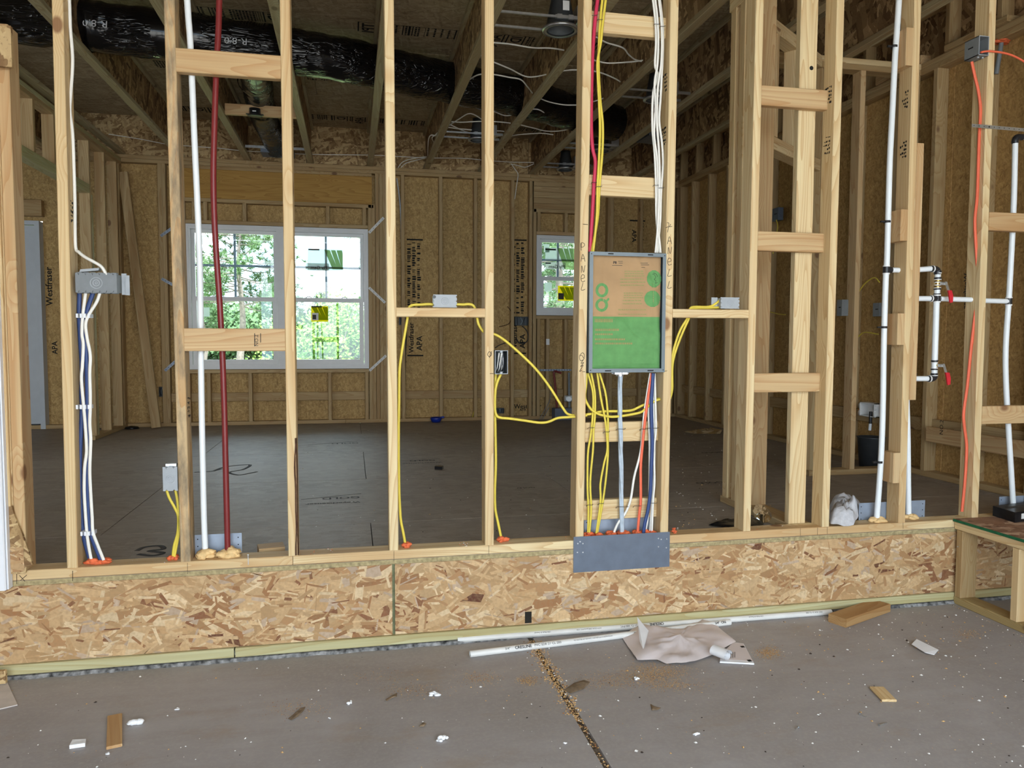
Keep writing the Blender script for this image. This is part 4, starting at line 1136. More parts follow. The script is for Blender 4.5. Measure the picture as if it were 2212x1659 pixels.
for pts, lab in (([(235, 290), (300, 300), (358, 311), (400, 315), (470, 320), (530, 326), (660, 333), (795, 335), (860, 338), (920, 341), (1000, 342), (1045, 346), (1100, 350), (1155, 351)], 'long thin white cable strung along the back wall under the joist ends'),
                 ([(860, 362), (870, 350), (890, 343), (922, 338)], 'pale cable curling onto the back wall plate'), ([(866, 362), (878, 352), (900, 346), (920, 341)], 'second pale cable curling onto the back wall plate'),
                 ([(1105, 355), (1112, 365), (1119, 377), (1116, 400), (1112, 430)], 'pale cable falling from the plate beside the small window'),
                 ([(1103, 354), (1120, 358), (1135, 361), (1155, 353)], 'pale cable drooping between the last joists')):
    cable('wall_cable', lab, px(pts, y=YW), .0045, 'cwhite', 'thin cables at the back wall')
# left stud: white feed, gang box, four descending pairs
cable('feed_cable', 'white cable stapled down the leftmost stud into the wide grey box', [P(u, v, 1, y) for u, v, y in ((150, 0, .05), (152, 60, .05), (157, 130, .05), (153, 200, .05), (151, 240, .05), (157, 290, .05), (160, 370, .05), (162, 440, .05), (163, 530, .045), (171, 545, .03), (185, 556, .02), (205, 567, .012), (220, 577, .010), (230, 594, .016))], .0062, 'cwhite')
for i, (m, pts, lab) in enumerate((('cblue', [(172, 632), (171, 680), (174, 740), (177, 790), (176, 850), (177, 880), (175, 930), (173, 980), (174, 1060), (178, 1140), (186, 1180), (196, 1212)], 'navy cable nearest the leftmost stud, below the wide grey box'),
                                   ('cblue', [(201, 632), (188, 672), (184, 705), (186, 760), (188, 810), (189, 870), (190, 930), (189, 1000), (189, 1060), (192, 1130), (200, 1165), (219, 1212)], 'navy cable between the two white ones below the wide grey box'),
                                   ('cwhite', [(185, 632), (179, 680), (177, 720), (180, 745), (178, 790), (176, 820), (181, 880), (185, 930), (187, 975), (183, 1010), (182, 1060), (186, 1130), (190, 1170), (198, 1214)], 'left white cable below the wide grey box'),
                                   ('cwhite', [(216, 632), (209, 652), (192, 680), (185, 700), (188, 729), (195, 767), (194, 805), (195, 851), (195, 883), (194, 914), (196, 952), (194, 1015), (196, 1066), (199, 1116), (201, 1149), (210, 1175), (224, 1210)], 'right white cable below the wide grey box'))):
    cable('supply_cable', lab, px(pts, y=(.055, .035, .028, .022)[i]), .0062 if m == 'cwhite' else .0085, m, None, .5, (0, 1, 0))
for v, lab in ((682, 'upper'), (879, 'middle'), (1152, 'lowest')):
    a = P(162 if v < 1000 else 172, v, 1, .03); b = P(196 if v < 1000 else 204, v - 2, 1, .03)
    t = thing('cable_stacker', f'clear plastic cable stacker holding the four navy and white cables, {lab} of three', 'clip', (a + b) / 2, 'cable stackers')
    mb = MB(); mb.box((a.x, .052, a.z - .007), (b.x, .060, a.z + .007)); mb.build('back_strip', M['clip'], t)
    for q in range(4): MB().box((a.x + (b.x - a.x) * (.12 + .25 * q), .018, a.z - .008), (a.x + (b.x - a.x) * (.12 + .25 * q) + .007, .052, a.z + .008)).build('finger', M['clip'], t)


def gangbox(label, u0, v0, u1, v1, y0, y1, m='boxgrey', nx=6, vert=False, flange=0, cat='electrical box'):
    """plastic outlet box seen from its back: notched edges, raised knock-out rings, clamp tabs"""
    a, b = P(u0, v0, 1, y0), P(u1, v1, 1, y0); x0, x1, z0, z1 = a.x, b.x, b.z, a.z
    t = thing('outlet_box', label, cat, ((x0 + x1) / 2, y0, z0))
    pts = []; d = min(.009, (z1 - z0) * .13)
    if vert in (False, 'h'):
        for i in range(nx):
            s = (x1 - x0) / nx; pts += [(x0 + s * i, z0), (x0 + s * (i + .32), z0), (x0 + s * (i + .5), z0 + d), (x0 + s * (i + .68), z0)]
        pts.append((x1, z0)); pts.append((x1, z1))
        for i in range(nx - 1, -1, -1):
            s = (x1 - x0) / nx; pts += [(x0 + s * (i + .68), z1), (x0 + s * (i + .5), z1 - d), (x0 + s * (i + .32), z1)]
        pts.append((x0, z1))
    else:
        pts = [(x0, z0), (x1, z0)]
        for i in range(nx):
            s = (z1 - z0) / nx; pts += [(x1, z0 + s * (i + .32)), (x1 - d, z0 + s * (i + .5)), (x1, z0 + s * (i + .68))]
        pts += [(x1, z1), (x0, z1)]
        for i in range(nx - 1, -1, -1):
            s = (z1 - z0) / nx; pts += [(x0, z0 + s * (i + .68)), (x0 + d, z0 + s * (i + .5)), (x0, z0 + s * (i + .32))]
    MB().prism([(x, y0, z) for x, z in pts], (0, .004, 0)).build('back_plate', M[m], t)
    mb = MB(); e = .003; mb.box((x0 + e, y0 + .0045, z0 + e), (x1 - e, y1, z1 - e)); mb.build('box_body', M[m], t)
    xc, zc_ = (x0 + x1) / 2, (z0 + z1) / 2; rr = min(x1 - x0, z1 - z0) * .28
    for q in (1.0, .55, .2): MB().lathe((xc, y0, zc_), (0, -1, 0), [(rr * q - .002, -.001), (rr * q - .001, .0012), (rr * q + .001, .0012), (rr * q + .002, -.001)], 24).build('knockout_ring', M['boxlight'], t)
    return t, (x0, x1, z0, z1)


t, (x0, x1, z0, z1) = gangbox('wide grey plastic outlet box seen from behind, on the leftmost stud', 162, 589, 253, 633, .008, .085, nx=6)
mb = MB(); mb.box((x1 + .004, .055, z0 - .004), (x1 + .022, .06, z1 + .004)); mb.box((x1 + .022, .04, z0 - .006), (x1 + .036, .044, z1 - .004)); mb.build('mounting_flange', M['boxlight'], t)
MB().prism([(x0 + .007, .03, z1 + .004), (x0 + .075, .03, z1 + .012), (x0 + .078, .03, z1 + .022), (x0 + .012, .03, z1 + .015)], (0, .03, 0)).build('wire_tab', M['boxlight'], t)
for i in range(6):
    xx = x0 + (x1 - x0) * (i + .5) / 6
    for zz_, s in ((z1, 1), (z0, -1)): MB().box((xx - .009, .016, zz_ - .002), (xx + .009, .045, zz_ + .003)).build('clamp_tab', M['boxgrey'], t)
t, (x0, x1, z0, z1) = gangbox('light grey single outlet box low on the stained stud', 351, 1009, 384, 1060, .006, .08, 'boxlight', 2)
MB().box((x0 + .008, .02, z1 - .001), (x1 - .006, .06, z1 + .010)).build('clamp_tab', M['steel'], t)
t, _ = gangbox('light grey outlet box lying on the wooden shelf block left of the panel', 936, 636, 987, 664.5, .020, .08, 'boxlight', 3, True)
MB().cyl((_[0] + .004, .018, _[3] - .01), (_[0] + .004, .022, _[3] - .01), .007, 12).build('screw_boss', M['boxdark'], t)
t, _ = gangbox('light grey outlet box lying on the shelf block right of the panel', 1557, 642, 1597, 667, .020, .08, 'boxlight', 3, True)
MB().box((_[0] - .032, .045, _[2]), (_[0] - .003, .05, _[3])).build('mounting_flange', M['boxlight'], t)
# open box with folded conductors
a, b = P(1069, 757, 1, -.004), P(1097, 808, 1, -.004)
t = thing('open_outlet_box', 'open grey outlet box with folded bare and white wires beside the middle stud', 'electrical box', ((a.x + b.x) / 2, 0, b.z))
mb = MB(); mb.box((a.x + .002, .07, b.z + .002), (b.x - .002, .074, a.z - .002))
for lo, hi in (((a.x, -.003, b.z), (a.x + .003, .074, a.z)), ((b.x - .003, -.003, b.z), (b.x, .074, a.z)), ((a.x, -.003, b.z), (b.x, .074, b.z + .003)), ((a.x, -.003, a.z - .003), (b.x, .074, a.z))): mb.box(lo, hi)
mb.build('box_body', M['boxdark'], t)
frame(MB(), a.x, b.x, b.z, a.z, .0025, -.0055, -.003).build('rim', M['boxlight'], t)
for zz_ in (b.z + .004, a.z - .008): MB().box(((a.x + b.x) / 2 - .005, -.004, zz_ - .002), ((a.x + b.x) / 2 + .005, .01, zz_ + .006)).build('screw_boss', M['boxlight'], t)
for i, (m, dx) in enumerate((('cwhite', -.006), ('cblack', 0), ('cwhite', .004), ('steel', .009), ('cblack', .012))):
    xc = (a.x + b.x) / 2 + dx - .003
    MB().tube(spl([(xc - .006, .05, b.z + .01), (xc - .004, .02, b.z + .03), (xc, .010, a.z - .02), (xc + .003, .012, a.z - .014), (xc + .006, .02, b.z + .03), (xc + .006, .05, b.z + .012)], 4), .0019, 6).build('conductor', M[m], t)
# grey box high on the right
a, b = P(2118, 77, 1, -.003), P(2140, 121, 1, -.003)
t = thing('open_outlet_box', 'grey outlet box with an orange cable, high on the right-hand stud', 'electrical box', (b.x, 0, b.z))
x0, x1, z0, z1 = sx(10, a.z) - .058, sx(10, a.z) - .002, b.z, a.z
mb = MB(); mb.box((x0 + .003, .078, z0), (x1, .082, z1))
for lo, hi in (((x0, -.003, z0), (x0 + .003, .082, z1)), ((x1 - .003, -.003, z0), (x1, .082, z1)), ((x0, -.003, z0), (x1, .082, z0 + .003)), ((x0, -.003, z1 - .003), (x1, .082, z1))): mb.box(lo, hi)
mb.build('box_body', M['boxgrey'], t)
frame(MB(), x0, x1, z0, z1, .0025, -.0055, -.003).build('rim', M['boxlight'], t)
MB().box((x0 - .0007, .03, (z0 + z1) / 2), (x0, .06, (z0 + z1) / 2 + .006)).build('box_print', M['ink'], t)
for q in (.02, .045): MB().cyl((x0 + q, .02, z0 - .006), (x0 + q, .02, z0), .005, 8).build('nail_boss', M['boxlight'], t)
# cables: yellow pair at the low left box
for pts, lab in (([(360, 1059), (366, 1076), (378, 1098), (385, 1116), (384, 1150), (376, 1180), (373, 1209)], 'left yellow cable below the low box on the stained stud'),
                 ([(379, 1059), (383, 1080), (386, 1112), (386, 1150), (380, 1185), (375, 1209)], 'right yellow cable below the low box on the stained stud')):
    cable('yellow_cable', lab, px(pts, y=.03), .0055, 'cyellow', None, .6, (0, 1, 0))
Yc = .045
ylist = [([(938, 658), (925, 657), (910, 658), (892, 659), (884, 664), (881, 676, .05), (880, 688), (876, 712), (868, 760), (863, 800), (862, 860), (861, 950), (862, 1050), (864, 1100), (866, 1125), (871, 1150), (876, 1178)], 'yellow cable from the left shelf box down the side of the wavy-grained stud'),
         ([(985, 657), (1000, 658), (1012, 657), (1022, 660), (1028, 672), (1031, 688), (1035, 703), (1048, 719), (1068, 722), (1090, 735), (1125, 765), (1160, 800), (1190, 840), (1215, 880), (1228, 895), (1250, 897), (1277, 894), (1300, 889), (1340, 888), (1365, 886), (1385, 877), (1402, 870), (1420, 862), (1436, 858)], 'yellow cable slanting down from the left shelf box through the panel stud'),
         ([(1082, 808), (1074, 826), (1070, 845), (1069, 880), (1072, 896), (1080, 902), (1100, 904), (1130, 908), (1165, 913), (1185, 911), (1205, 903), (1230, 901), (1255, 899), (1268, 897)], 'yellow cable sagging level from the open box to the panel stud'),
         ([(1071, 808), (1069, 860), (1070, 930), (1071, 1000), (1069, 1060), (1070, 1100), (1076, 1130), (1084, 1168)], 'yellow cable falling straight from the open box to the base plate'),
         ([(1267, 806), (1266, 830), (1264, 860), (1275, 882), (1290, 893), (1310, 899), (1330, 900), (1365, 895), (1385, 890), (1395, 882), (1415, 866), (1436, 860)], 'yellow cable hooking from the panel corner across to the right panel stud'),
         ([(1557, 646), (1546, 656), (1530, 663), (1500, 663), (1490, 668), (1484, 688), (1470, 712), (1458, 745), (1452, 772), (1449, 800), (1450, 840), (1446, 860)], 'outer yellow cable from the right shelf box bending down to the panel stud'),
         ([(1557, 664), (1530, 665), (1502, 666), (1492, 672), (1488, 688), (1476, 715), (1463, 748), (1455, 775), (1452, 800), (1452, 840), (1447, 862)], 'inner yellow cable from the right shelf box bending down to the panel stud')]
for i, (pts, lab) in enumerate(ylist): cable('yellow_cable', lab, px(pts, y=Yc - .012 * (i in (2, 4)) + .0 * i), .0058, 'cyellow', None, .62, (0, 1, 0))
low = [('yellow_cable', 'cyellow', .0050, [(1270, 806), (1281, 850), (1280, 900), (1276, 940), (1270, 980), (1269, 1050), (1271, 1100), (1270, 1152)], 'first yellow cable from the left below the cardboard-filled panel'),
       ('yellow_cable', 'cyellow', .0050, [(1277, 806), (1285, 850), (1285, 900), (1282, 930), (1281, 970), (1275, 1040), (1277, 1100), (1273, 1152)], 'second yellow cable from the left below the cardboard-filled panel'),
       ('yellow_cable', 'cyellow', .0050, [(1290, 806), (1298, 860), (1306, 900), (1310, 930), (1312, 970), (1305, 1000), (1297, 1045), (1297, 1085), (1288, 1152)], 'third yellow cable from the left below the cardboard-filled panel'),
       ('yellow_cable', 'cyellow', .0050, [(1295, 806), (1308, 850), (1313, 900), (1313, 940), (1313, 985), (1308, 1040), (1301, 1090), (1290, 1152)], 'fourth yellow cable from the left below the cardboard-filled panel'),
       ('white_cable', 'cwhite', .0058, [(1405, 806), (1398, 850), (1391, 900), (1387, 950), (1382, 985), (1370, 1030), (1362, 1080), (1350, 1110), (1335, 1130), (1325, 1153)], 'white cable swinging left to the foot of the thick grey one'),
       ('orange_cable', 'corange', .0068, [(1408, 806), (1401, 850), (1393, 910), (1387, 970), (1384, 1010), (1384, 1080), (1381, 1110), (1377, 1152)], 'orange-red cable below the panel'),
       ('white_cable', 'cwhite', .0050, [(1411, 806), (1404, 860), (1401, 890), (1403, 950), (1403, 1010), (1402, 1080), (1399, 1120), (1393, 1152)], 'white cable just left of the navy one below the panel'),
       ('navy_cable', 'cblue', .0085, [(1411, 806), (1407, 870), (1408, 920), (1409, 960), (1407, 1010), (1405, 1060), (1400, 1100), (1393, 1130), (1390, 1152)], 'navy cable below the right half of the panel'),
       ('white_cable', 'cwhite', .0050, [(1414, 806), (1416, 870), (1417, 930), (1413, 970), (1414, 1040), (1411, 1080), (1408, 1152)], 'rightmost white cable below the panel'),
       ('white_cable', 'cwhite', .0050, [(1413, 806), (1412, 880), (1414, 950), (1413, 1020), (1409, 1080), (1404, 1152)], 'white cable hugging the right side of the navy one below the panel')]
for i, (nm, m, r_, pts, lab) in enumerate(low): cable(nm, lab, px(pts, y=.038 - (.009 if nm == 'navy_cable' else 0) - .004 * (i % 3)), r_, m, None, .6, (0, 1, 0))
# thick twisted service cable
pts = spl(px([(1340, 812), (1339, 870), (1340, 920), (1341, 980), (1342, 1050), (1343, 1153)], y=.035), 14)
mb = MB()
for s in range(3):
    q = []
    for i, p in enumerate(pts): a_ = i * .12 + s * 2.094; q.append(p + V((math.cos(a_), math.sin(a_), 0)) * .0042)
    mb.tube(q, .0072, 8)
tag(mb.build('service_cable', M['cgrey']), 'thick twisted grey cable below the middle of the panel', 'cable')
top = [('magenta_cable', 'cred', .0085, [(1294, -20), (1287, 30), (1281, 100), (1278, 180), (1277, 270), (1280, 320), (1286, 350), (1283, 400), (1279, 470), (1274, 546)], 'magenta cable beside the left panel stud'),
       ('yellow_cable', 'cyellow', .0058, [(1303, -20), (1297, 40), (1294, 90), (1293, 150), (1297, 220), (1302, 270), (1301, 330), (1295, 400), (1291, 470), (1278, 546)], 'yellow cable running down next to the magenta one above the panel'),
       ('yellow_cable', 'cyellow', .0058, [(1311, -20), (1302, 50), (1298, 90), (1291, 130), (1291, 160), (1294, 220), (1296, 280), (1294, 340), (1291, 400), (1289, 470), (1281, 546)], 'yellow cable crossing behind its neighbour above the panel'),
       ('white_cable', 'cwhite', .0055, [(1408, -20), (1415, 40), (1417, 90), (1415, 140), (1421, 165), (1411, 200), (1409, 270), (1414, 330), (1417, 400), (1418, 470), (1425, 546)], 'white cable at the left of the bundle above the panel'),
       ('white_cable', 'cwhite', .0055, [(1413, -20), (1420, 40), (1422, 90), (1420, 140), (1414, 180), (1416, 230), (1413, 290), (1420, 350), (1422, 420), (1421, 480), (1427, 546)], 'white cable second from left in the bundle above the panel'),
       ('white_cable', 'cwhite', .0055, [(1421, -20), (1428, 40), (1430, 90), (1428, 140), (1421, 190), (1419, 260), (1423, 320), (1425, 380), (1424, 430), (1421, 490), (1416, 546)], 'white cable third from left in the bundle above the panel'),
       ('white_cable', 'cwhite', .0055, [(1423, -20), (1431, 50), (1432, 100), (1430, 150), (1427, 210), (1424, 260), (1430, 310), (1432, 355), (1428, 420), (1426, 480), (1419, 546)], 'white cable at the right of the bundle above the panel')]
for i, (nm, m, r_, pts, lab) in enumerate(top): cable(nm, lab, px(pts, y=.038 - .005 * (i % 3)), r_, m, None, .6, (0, 1, 0))
# staples on the blocking
for (u, v, w_) in ((1284, 33, 10), (1297, 42, 10), (1419, 52, 10), (1431, 57, 8), (1284, 394, 9), (1294, 403, 9), (1417, 400, 9), (1428, 406, 9), (1277, 924, 11), (1310, 933, 10), (1341, 927, 16), (1389, 927, 10), (1410, 925, 20), (1274, 1091, 10), (1298, 1088, 9), (1344, 1095, 22), (1377, 1093, 14), (1410, 1087, 14)):
    o = MB().tube(spl(px([(u - w_ / 2 - 2, v + 3, .05), (u - w_ / 2, v, .024), (u + w_ / 2, v, .024), (u + w_ / 2 + 2, v - 2, .05)], y=0), 3), .0012, 5).build('staple', M['canblack'], wf)

# ------------------------------------------------------------------ breaker panel with its cardboard
A_, B_ = P(1270, 543, 1, -.012), P(1437, 804, 1, -.012)
x0, x1 = sx(5, 1.2) + SW + .003, sx(6, 1.2) - .003; z0, z1 = B_.z, A_.z
pn = thing('breaker_panel', 'grey breaker panel filled with green-printed brown cardboard between two studs', 'electrical panel', ((x0 + x1) / 2, 0, z0))
mb = MB(); mb.box((x0, .075, z0), (x1, .079, z1))
for lo, hi in (((x0, -.01, z0), (x0 + .003, .079, z1)), ((x1 - .003, -.01, z0), (x1, .079, z1)), ((x0, -.01, z0), (x1, .079, z0 + .003)), ((x0, -.01, z1 - .003), (x1, .079, z1))): mb.box(lo, hi)
mb.build('cabinet', M['cabinet'], pn)
frame(MB(), x0, x1, z0, z1, .016, -.014, -.010, .017).build('rim', M['cabinet'], pn)
for xx in (x0 + .008, x1 - .008):
    for zz_ in (z0 + .01, z1 - .01): MB().cyl((xx, -.0152, zz_), (xx, -.0135, zz_), .0022, 8).build('screw_hole', M['ink'], pn)
for zz_, ls in ((z1 - .0075, ((.27, .07), (.79, .07))), (z0 + .008, ((.25, .08), (.81, .08)))):
    for f_, w_ in ls: MB().box((x0 + (x1 - x0) * (f_ - w_ / 2), -.0146, zz_ - .0025), (x0 + (x1 - x0) * (f_ + w_ / 2), -.0138, zz_ + .002)).build('rim_slot', M['ink'], pn)
# creased cardboard sheet, the lower part printed green
nx, nz = 42, 60; gx = [x0 + .014 + (x1 - x0 - .028) * i / nx for i in range(nx + 1)]; gz = [z0 + .014 + (z1 - z0 - .028) * i / nz for i in range(nz + 1)]


def creased(x, z):
    s = (x - x0) / (x1 - x0); q = (z - z0) / (z1 - z0)
    d = .003 * noise.noise(V((s * 6, q * 8, 1))) + .0015 * noise.noise(V((s * 19, q * 24, 2)))
    for (a0, b0, a1, b1, w_, h_) in ((.22, .95, .20, .45, .02, .004), (.0, .49, .5, .44, .02, .004), (.4, .52, .62, .33, .02, .005), (.62, .33, .92, .2, .02, .004), (.1, .03, .9, .06, .02, .005), (.86, .75, .9, .1, .015, .004), (.65, 1.0, .93, .72, .04, .006), (.93, .7, .98, .35, .03, .006), (.72, .1, .85, .3, .03, .003)):
        dx, dz = a1 - a0, b1 - b0; L2 = dx * dx + dz * dz; tt = max(0, min(1, ((s - a0) * dx + (q - b0) * dz) / L2)); e = math.hypot(s - a0 - dx * tt, (q - b0 - dz * tt) * 1.5); side = (s - a0) * dz - (q - b0) * dx
        d += h_ * math.exp(-(e / w_) ** 2) - h_ * .6 * (1 / (1 + math.exp(-side * 40))) * math.exp(-(e / .12) ** 2)
    return d + .001 * math.sin(q * 420) * .35


vs = [(x, .012 + creased(x, z), z) for z in gz for x in gx]
zsplit = P(1350, 684, 1, .01).z
mbc, mbg = MB(), MB()
W1 = nx + 1
for j in range(nz):
    f = [(j * W1 + i, j * W1 + i + 1, (j + 1) * W1 + i + 1, (j + 1) * W1 + i) for i in range(nx)]
    tgt = mbg if gz[j] + .002 < zsplit else mbc
    used = sorted({q for ff in f for q in ff}); mp_ = {q: k_ for k_, q in enumerate(used)}
    tgt.add([vs[q] for q in used], [tuple(mp_[q] for q in ff) for ff in f], True)
card = mbc.build('cardboard', M['card'], pn); gcard = mbg.build('cardboard', M['print_green'], pn); gcard['label'] = 'green printed lower part of the cardboard'


def onc(u, v, d=.0012):
    p = P(u, v, 1, .012); x, z = p.x, p.z; return V((x, .012 + creased(x, z) - d, z))


def ringprint(u, v, ru, rv, wd, par=card, a0=0, a1=6.2832):
    n = 30; mb = MB(); ps = []
    for k_ in range(n + 1):
        a_ = a0 + (a1 - a0) * k_ / n; ps.append((onc(u + ru * math.cos(a_), v + rv * math.sin(a_)), onc(u + (ru - wd) * math.cos(a_), v + (rv - wd) * math.sin(a_))))
    vv = [p for q in ps for p in q]; mb.add(vv, [(2 * k_, 2 * k_ + 1, 2 * k_ + 3, 2 * k_ + 2) for k_ in range(n)]); return mb.build('card_print', M['print_green'], par)


def gridprint(poly_u, poly_v, test, m, name='card_print', par=card, n=14):
    """flat print that follows the creases"""
    mb = MB(); u0, u1 = poly_u; v0, v1 = poly_v; g = {}
    for i in range(n + 1):
        for j in range(n + 1): g[i, j] = onc(u0 + (u1 - u0) * i / n, v0 + (v1 - v0) * j / n)
    ks = sorted(g); ix = {k_: q for q, k_ in enumerate(ks)}
    fs = [(ix[i, j], ix[i + 1, j], ix[i + 1, j + 1], ix[i, j + 1]) for i in range(n) for j in range(n) if test((i + .5) / n * 2 - 1, (j + .5) / n * 2 - 1)]
    mb.add([g[k_] for k_ in ks], fs, True); return mb.build(name, M[m], par)


ringprint(1300, 627, 14, 15.5, 6); ringprint(1299.5, 659, 14, 14.5, 6)
gridprint((1309, 1316), (644, 652), lambda x, y: abs(x + y) < .8, 'print_green', n=6)
gridprint((1397, 1428), (584, 621), lambda x, y: x * x + y * y < 1, 'print_green', n=26); gridprint((1392, 1426), (628, 663), lambda x, y: x * x + y * y < 1, 'print_green', n=26)
mb = MB()
for s in ([(1409, 592), (1414, 594), (1416, 600), (1413, 604), (1417, 606), (1416, 612), (1420, 610)], [(1411, 590), (1417, 592), (1420, 598)]): mb.tube(spl([onc(u, v, .002) for u, v in s], 3), .0008, 4)
mb.build('card_print', M['inkfaint'], card)
rr = random.Random(4)
for (u0, u1, v0, v1, n_) in ((1349, 1393, 585, 595, 3), (1340, 1392, 602, 615, 3), (1347, 1390, 632, 642, 3), (1345, 1388, 648, 655, 2), (1335, 1400, 668, 678, 2)):
    for i in range(n_):
        v = v0 + (v1 - v0) * i / max(1, n_ - 1); u = u0
        while u < u1 - 4:
            l_ = rr.uniform(2, 7); gridprint((u, u + l_), (v, v + 2.4), lambda x, y: True, 'print_pale', n=2); u += l_ + 1.2
for (u0, u1, v0, h_) in ((1284, 1323, 689, 9), (1285, 1336, 710, 6), (1285, 1324, 720, 5), (1285, 1350, 731, 5), (1285, 1368, 740, 5)):
    u = u0
    while u < u1 - 2:
        l_ = rr.uniform(1.6, 3.2) if h_ > 8 else rr.uniform(1.2, 4); gridprint((u, u + l_), (v0, v0 + h_ * .8), lambda x, y: True, 'print_tan', par=gcard, n=2); u += l_ + 1.0
text('card_print', 'P8', onc(1324, 570, .003), (1, 0, 0), (0, 0, 1), .011, M['inkfaint'], card, 0, True)
for (u0, v, l_) in ((1335, 564, 10), (1336, 568, 9), (1322, 573, 22), (1383, 568, 16), (1384, 572, 18), (1385, 577, 10)): gridprint((u0, u0 + l_), (v, v + .9), lambda x, y: True, 'inkfaint', n=3)
p = P(1340, 808, 1, .03)
t = MB(); t.box((p.x - .03, .018, z0 - .010), (p.x + .03, .05, z0 - .001)); t.cyl((p.x, .034, z0 - .018), (p.x, .034, z0 - .001), .017, 16); t.cyl((p.x + .03, .034, z0 - .0055), (p.x + .04, .034, z0 - .0055), .004, 8); t.cyl((p.x - .038, .034, z0 - .0055), (p.x - .03, .034, z0 - .0055), .0035, 8)
t.build('cable_clamp', M['steel'], pn)
# ------------------------------------------------------------------ pipes
def pipe(name, label, pts, r, m, cat='pipe', y=None):
    p = px(pts, y=y) if y is not None else pts
    return tag(MB().tube(spl(p, 8), r, 14).build(name, M[m]), label, cat)


pipe('water_pipe', 'tall white pipe in front of the left window, foam at its foot', [(403, -20), (407, 40), (412, 110), (420, 300), (426, 430), (431, 560), (433, 660), (434, 760), (436, 900), (439, 1050), (441, 1130), (444, 1203)], .0118, 'pexwhite', y=.052)
pipe('water_pipe', 'dark red pipe in front of the left window, foam at its foot', [(474, -20), (472, 60), (467, 160), (463, 280), (461, 380), (463, 470), (468, 560), (475, 660), (481, 780), (485, 900), (488, 1030), (490, 1110), (492, 1198)], .0115, 'redpipe', y=.052)
Yp = .052


def jnt(par, u, v, r, l, y=Yp, d=(0, 0, 1)):
    p = P(u, v, 1, y); d = V(d); MB().cyl(p - d * l, p + d * l, r, 14).build('fitting', M['blackfit'], par)
    for s in (-1, 1): MB().cyl(p + d * (s * l - .003), p + d * (s * l + .003), r * 1.04, 14).build('crimp_ring', M['white'], par)
    return p


t = thing('riser_pipe', 'tall white water pipe strapped beside the scabbed stud, with a black tee', 'pipe', P(1900, 1118, 1, Yp))
MB().tube(spl(px([(1943, -20), (1938, 60), (1933, 130), (1927, 250), (1922, 350), (1919, 450), (1916, 560), (1914, 590), (1912, 640), (1909, 750), (1907, 880), (1904, 970), (1899, 1050), (1894, 1118)], y=Yp), 8), .0135, 14).build('riser', M['pexwhite'], t)
jnt(t, 1914.5, 583, .0155, .018); a = P(1914.5, 583, 1, Yp); b = P(1942, 584, 1, Yp)
MB().cyl(a, V((a.x + .028, a.y, a.z)), .0145, 12).build('fitting', M['blackfit'], t); MB().cyl(V((a.x + .026, a.y, a.z)), V((sx(9, a.z) + .0005, a.y, a.z)), .0125, 12).build('branch', M['pexwhite'], t)
for u, v in ((1931, 101), (1916, 479), (1909, 707), (1899, 998)):
    p = P(u, v, 1, Yp); MB().lathe(p, (0, 0, 1), [(.0140, -.005), (.0165, -.005), (.0165, .005), (.0140, .005)], 16).build('strap', M['blackfit'], t); MB().box((p.x - .034, p.y - .004, p.z - .004), (p.x - .014, p.y + .006, p.z + .004)).build('strap', M['blackfit'], t)
pipe('water_pipe', 'short white pipe rising beneath the long wooden scab', [(1958, 850), (1959, 880), (1961, 950), (1962, 1050), (1963, 1116)], .0130, 'pexwhite', y=.075)
# valve manifold
t = thing('valve_manifold', 'white pipe manifold with two red-handled brass valves between the right studs', 'pipe', P(2020, 818, 1, Yp))
Q = lambda u, v, y=Yp: P(u, v, 1, y)
for (u0, v0, u1, v1) in ((1962, 584.5, 2016, 580), (1960, 645, 2010, 645), (1962, 818, 2008, 818)): MB().cyl(Q(u0, v0), Q(u1, v1), .0130, 12).build('pipe_arm', M['pexwhite'], t)
for (u, v, s) in ((2022, 581, 1), (2015, 818, -1)):
    p = Q(u, v); MB().tube(spl([p + V((-.03, 0, 0)), p + V((-.012, 0, 0)), p + V((.006, 0, -.006 * s)), p + V((.008, 0, -.026 * s))], 5), .0155, 14).build('elbow', M['blackfit'], t)
    MB().cyl(p + V((-.022, 0, 0)), p + V((-.016, 0, 0)), .017, 14).build('crimp_ring', M['white'], t)
a, b = Q(2026, 590), Q(2018, 812)
MB().cyl(a, Q(2024, 640), .0135, 14).build('pipe_run', M['pexwhite'], t); MB().cyl(Q(2023, 650), b, .0140, 14).build('pipe_run', M['pexwhite'], t)
for v in (587, 601, 624, 636, 780, 797, 808): MB().cyl(Q(2026 - (v - 590) * .036, v - 2), Q(2026 - (v - 590) * .036, v + 2), .0165, 14).build('crimp_ring', M['blackfit'], t)
for v in (590, 604, 622, 638, 783, 795, 811): MB().cyl(Q(2026 - (v - 590) * .036, v - .8), Q(2026 - (v - 590) * .036, v + .8), .0168, 14).build('crimp_ring', M['white'], t)
p = jnt(t, 2024, 645, .0165, .016); MB().cyl(p + V((-.04, 0, 0)), p, .0150, 12).build('fitting', M['blackfit'], t); MB().cyl(p + V((-.036, 0, 0)), p + V((-.030, 0, 0)), .0165, 12).build('crimp_ring', M['white'], t)
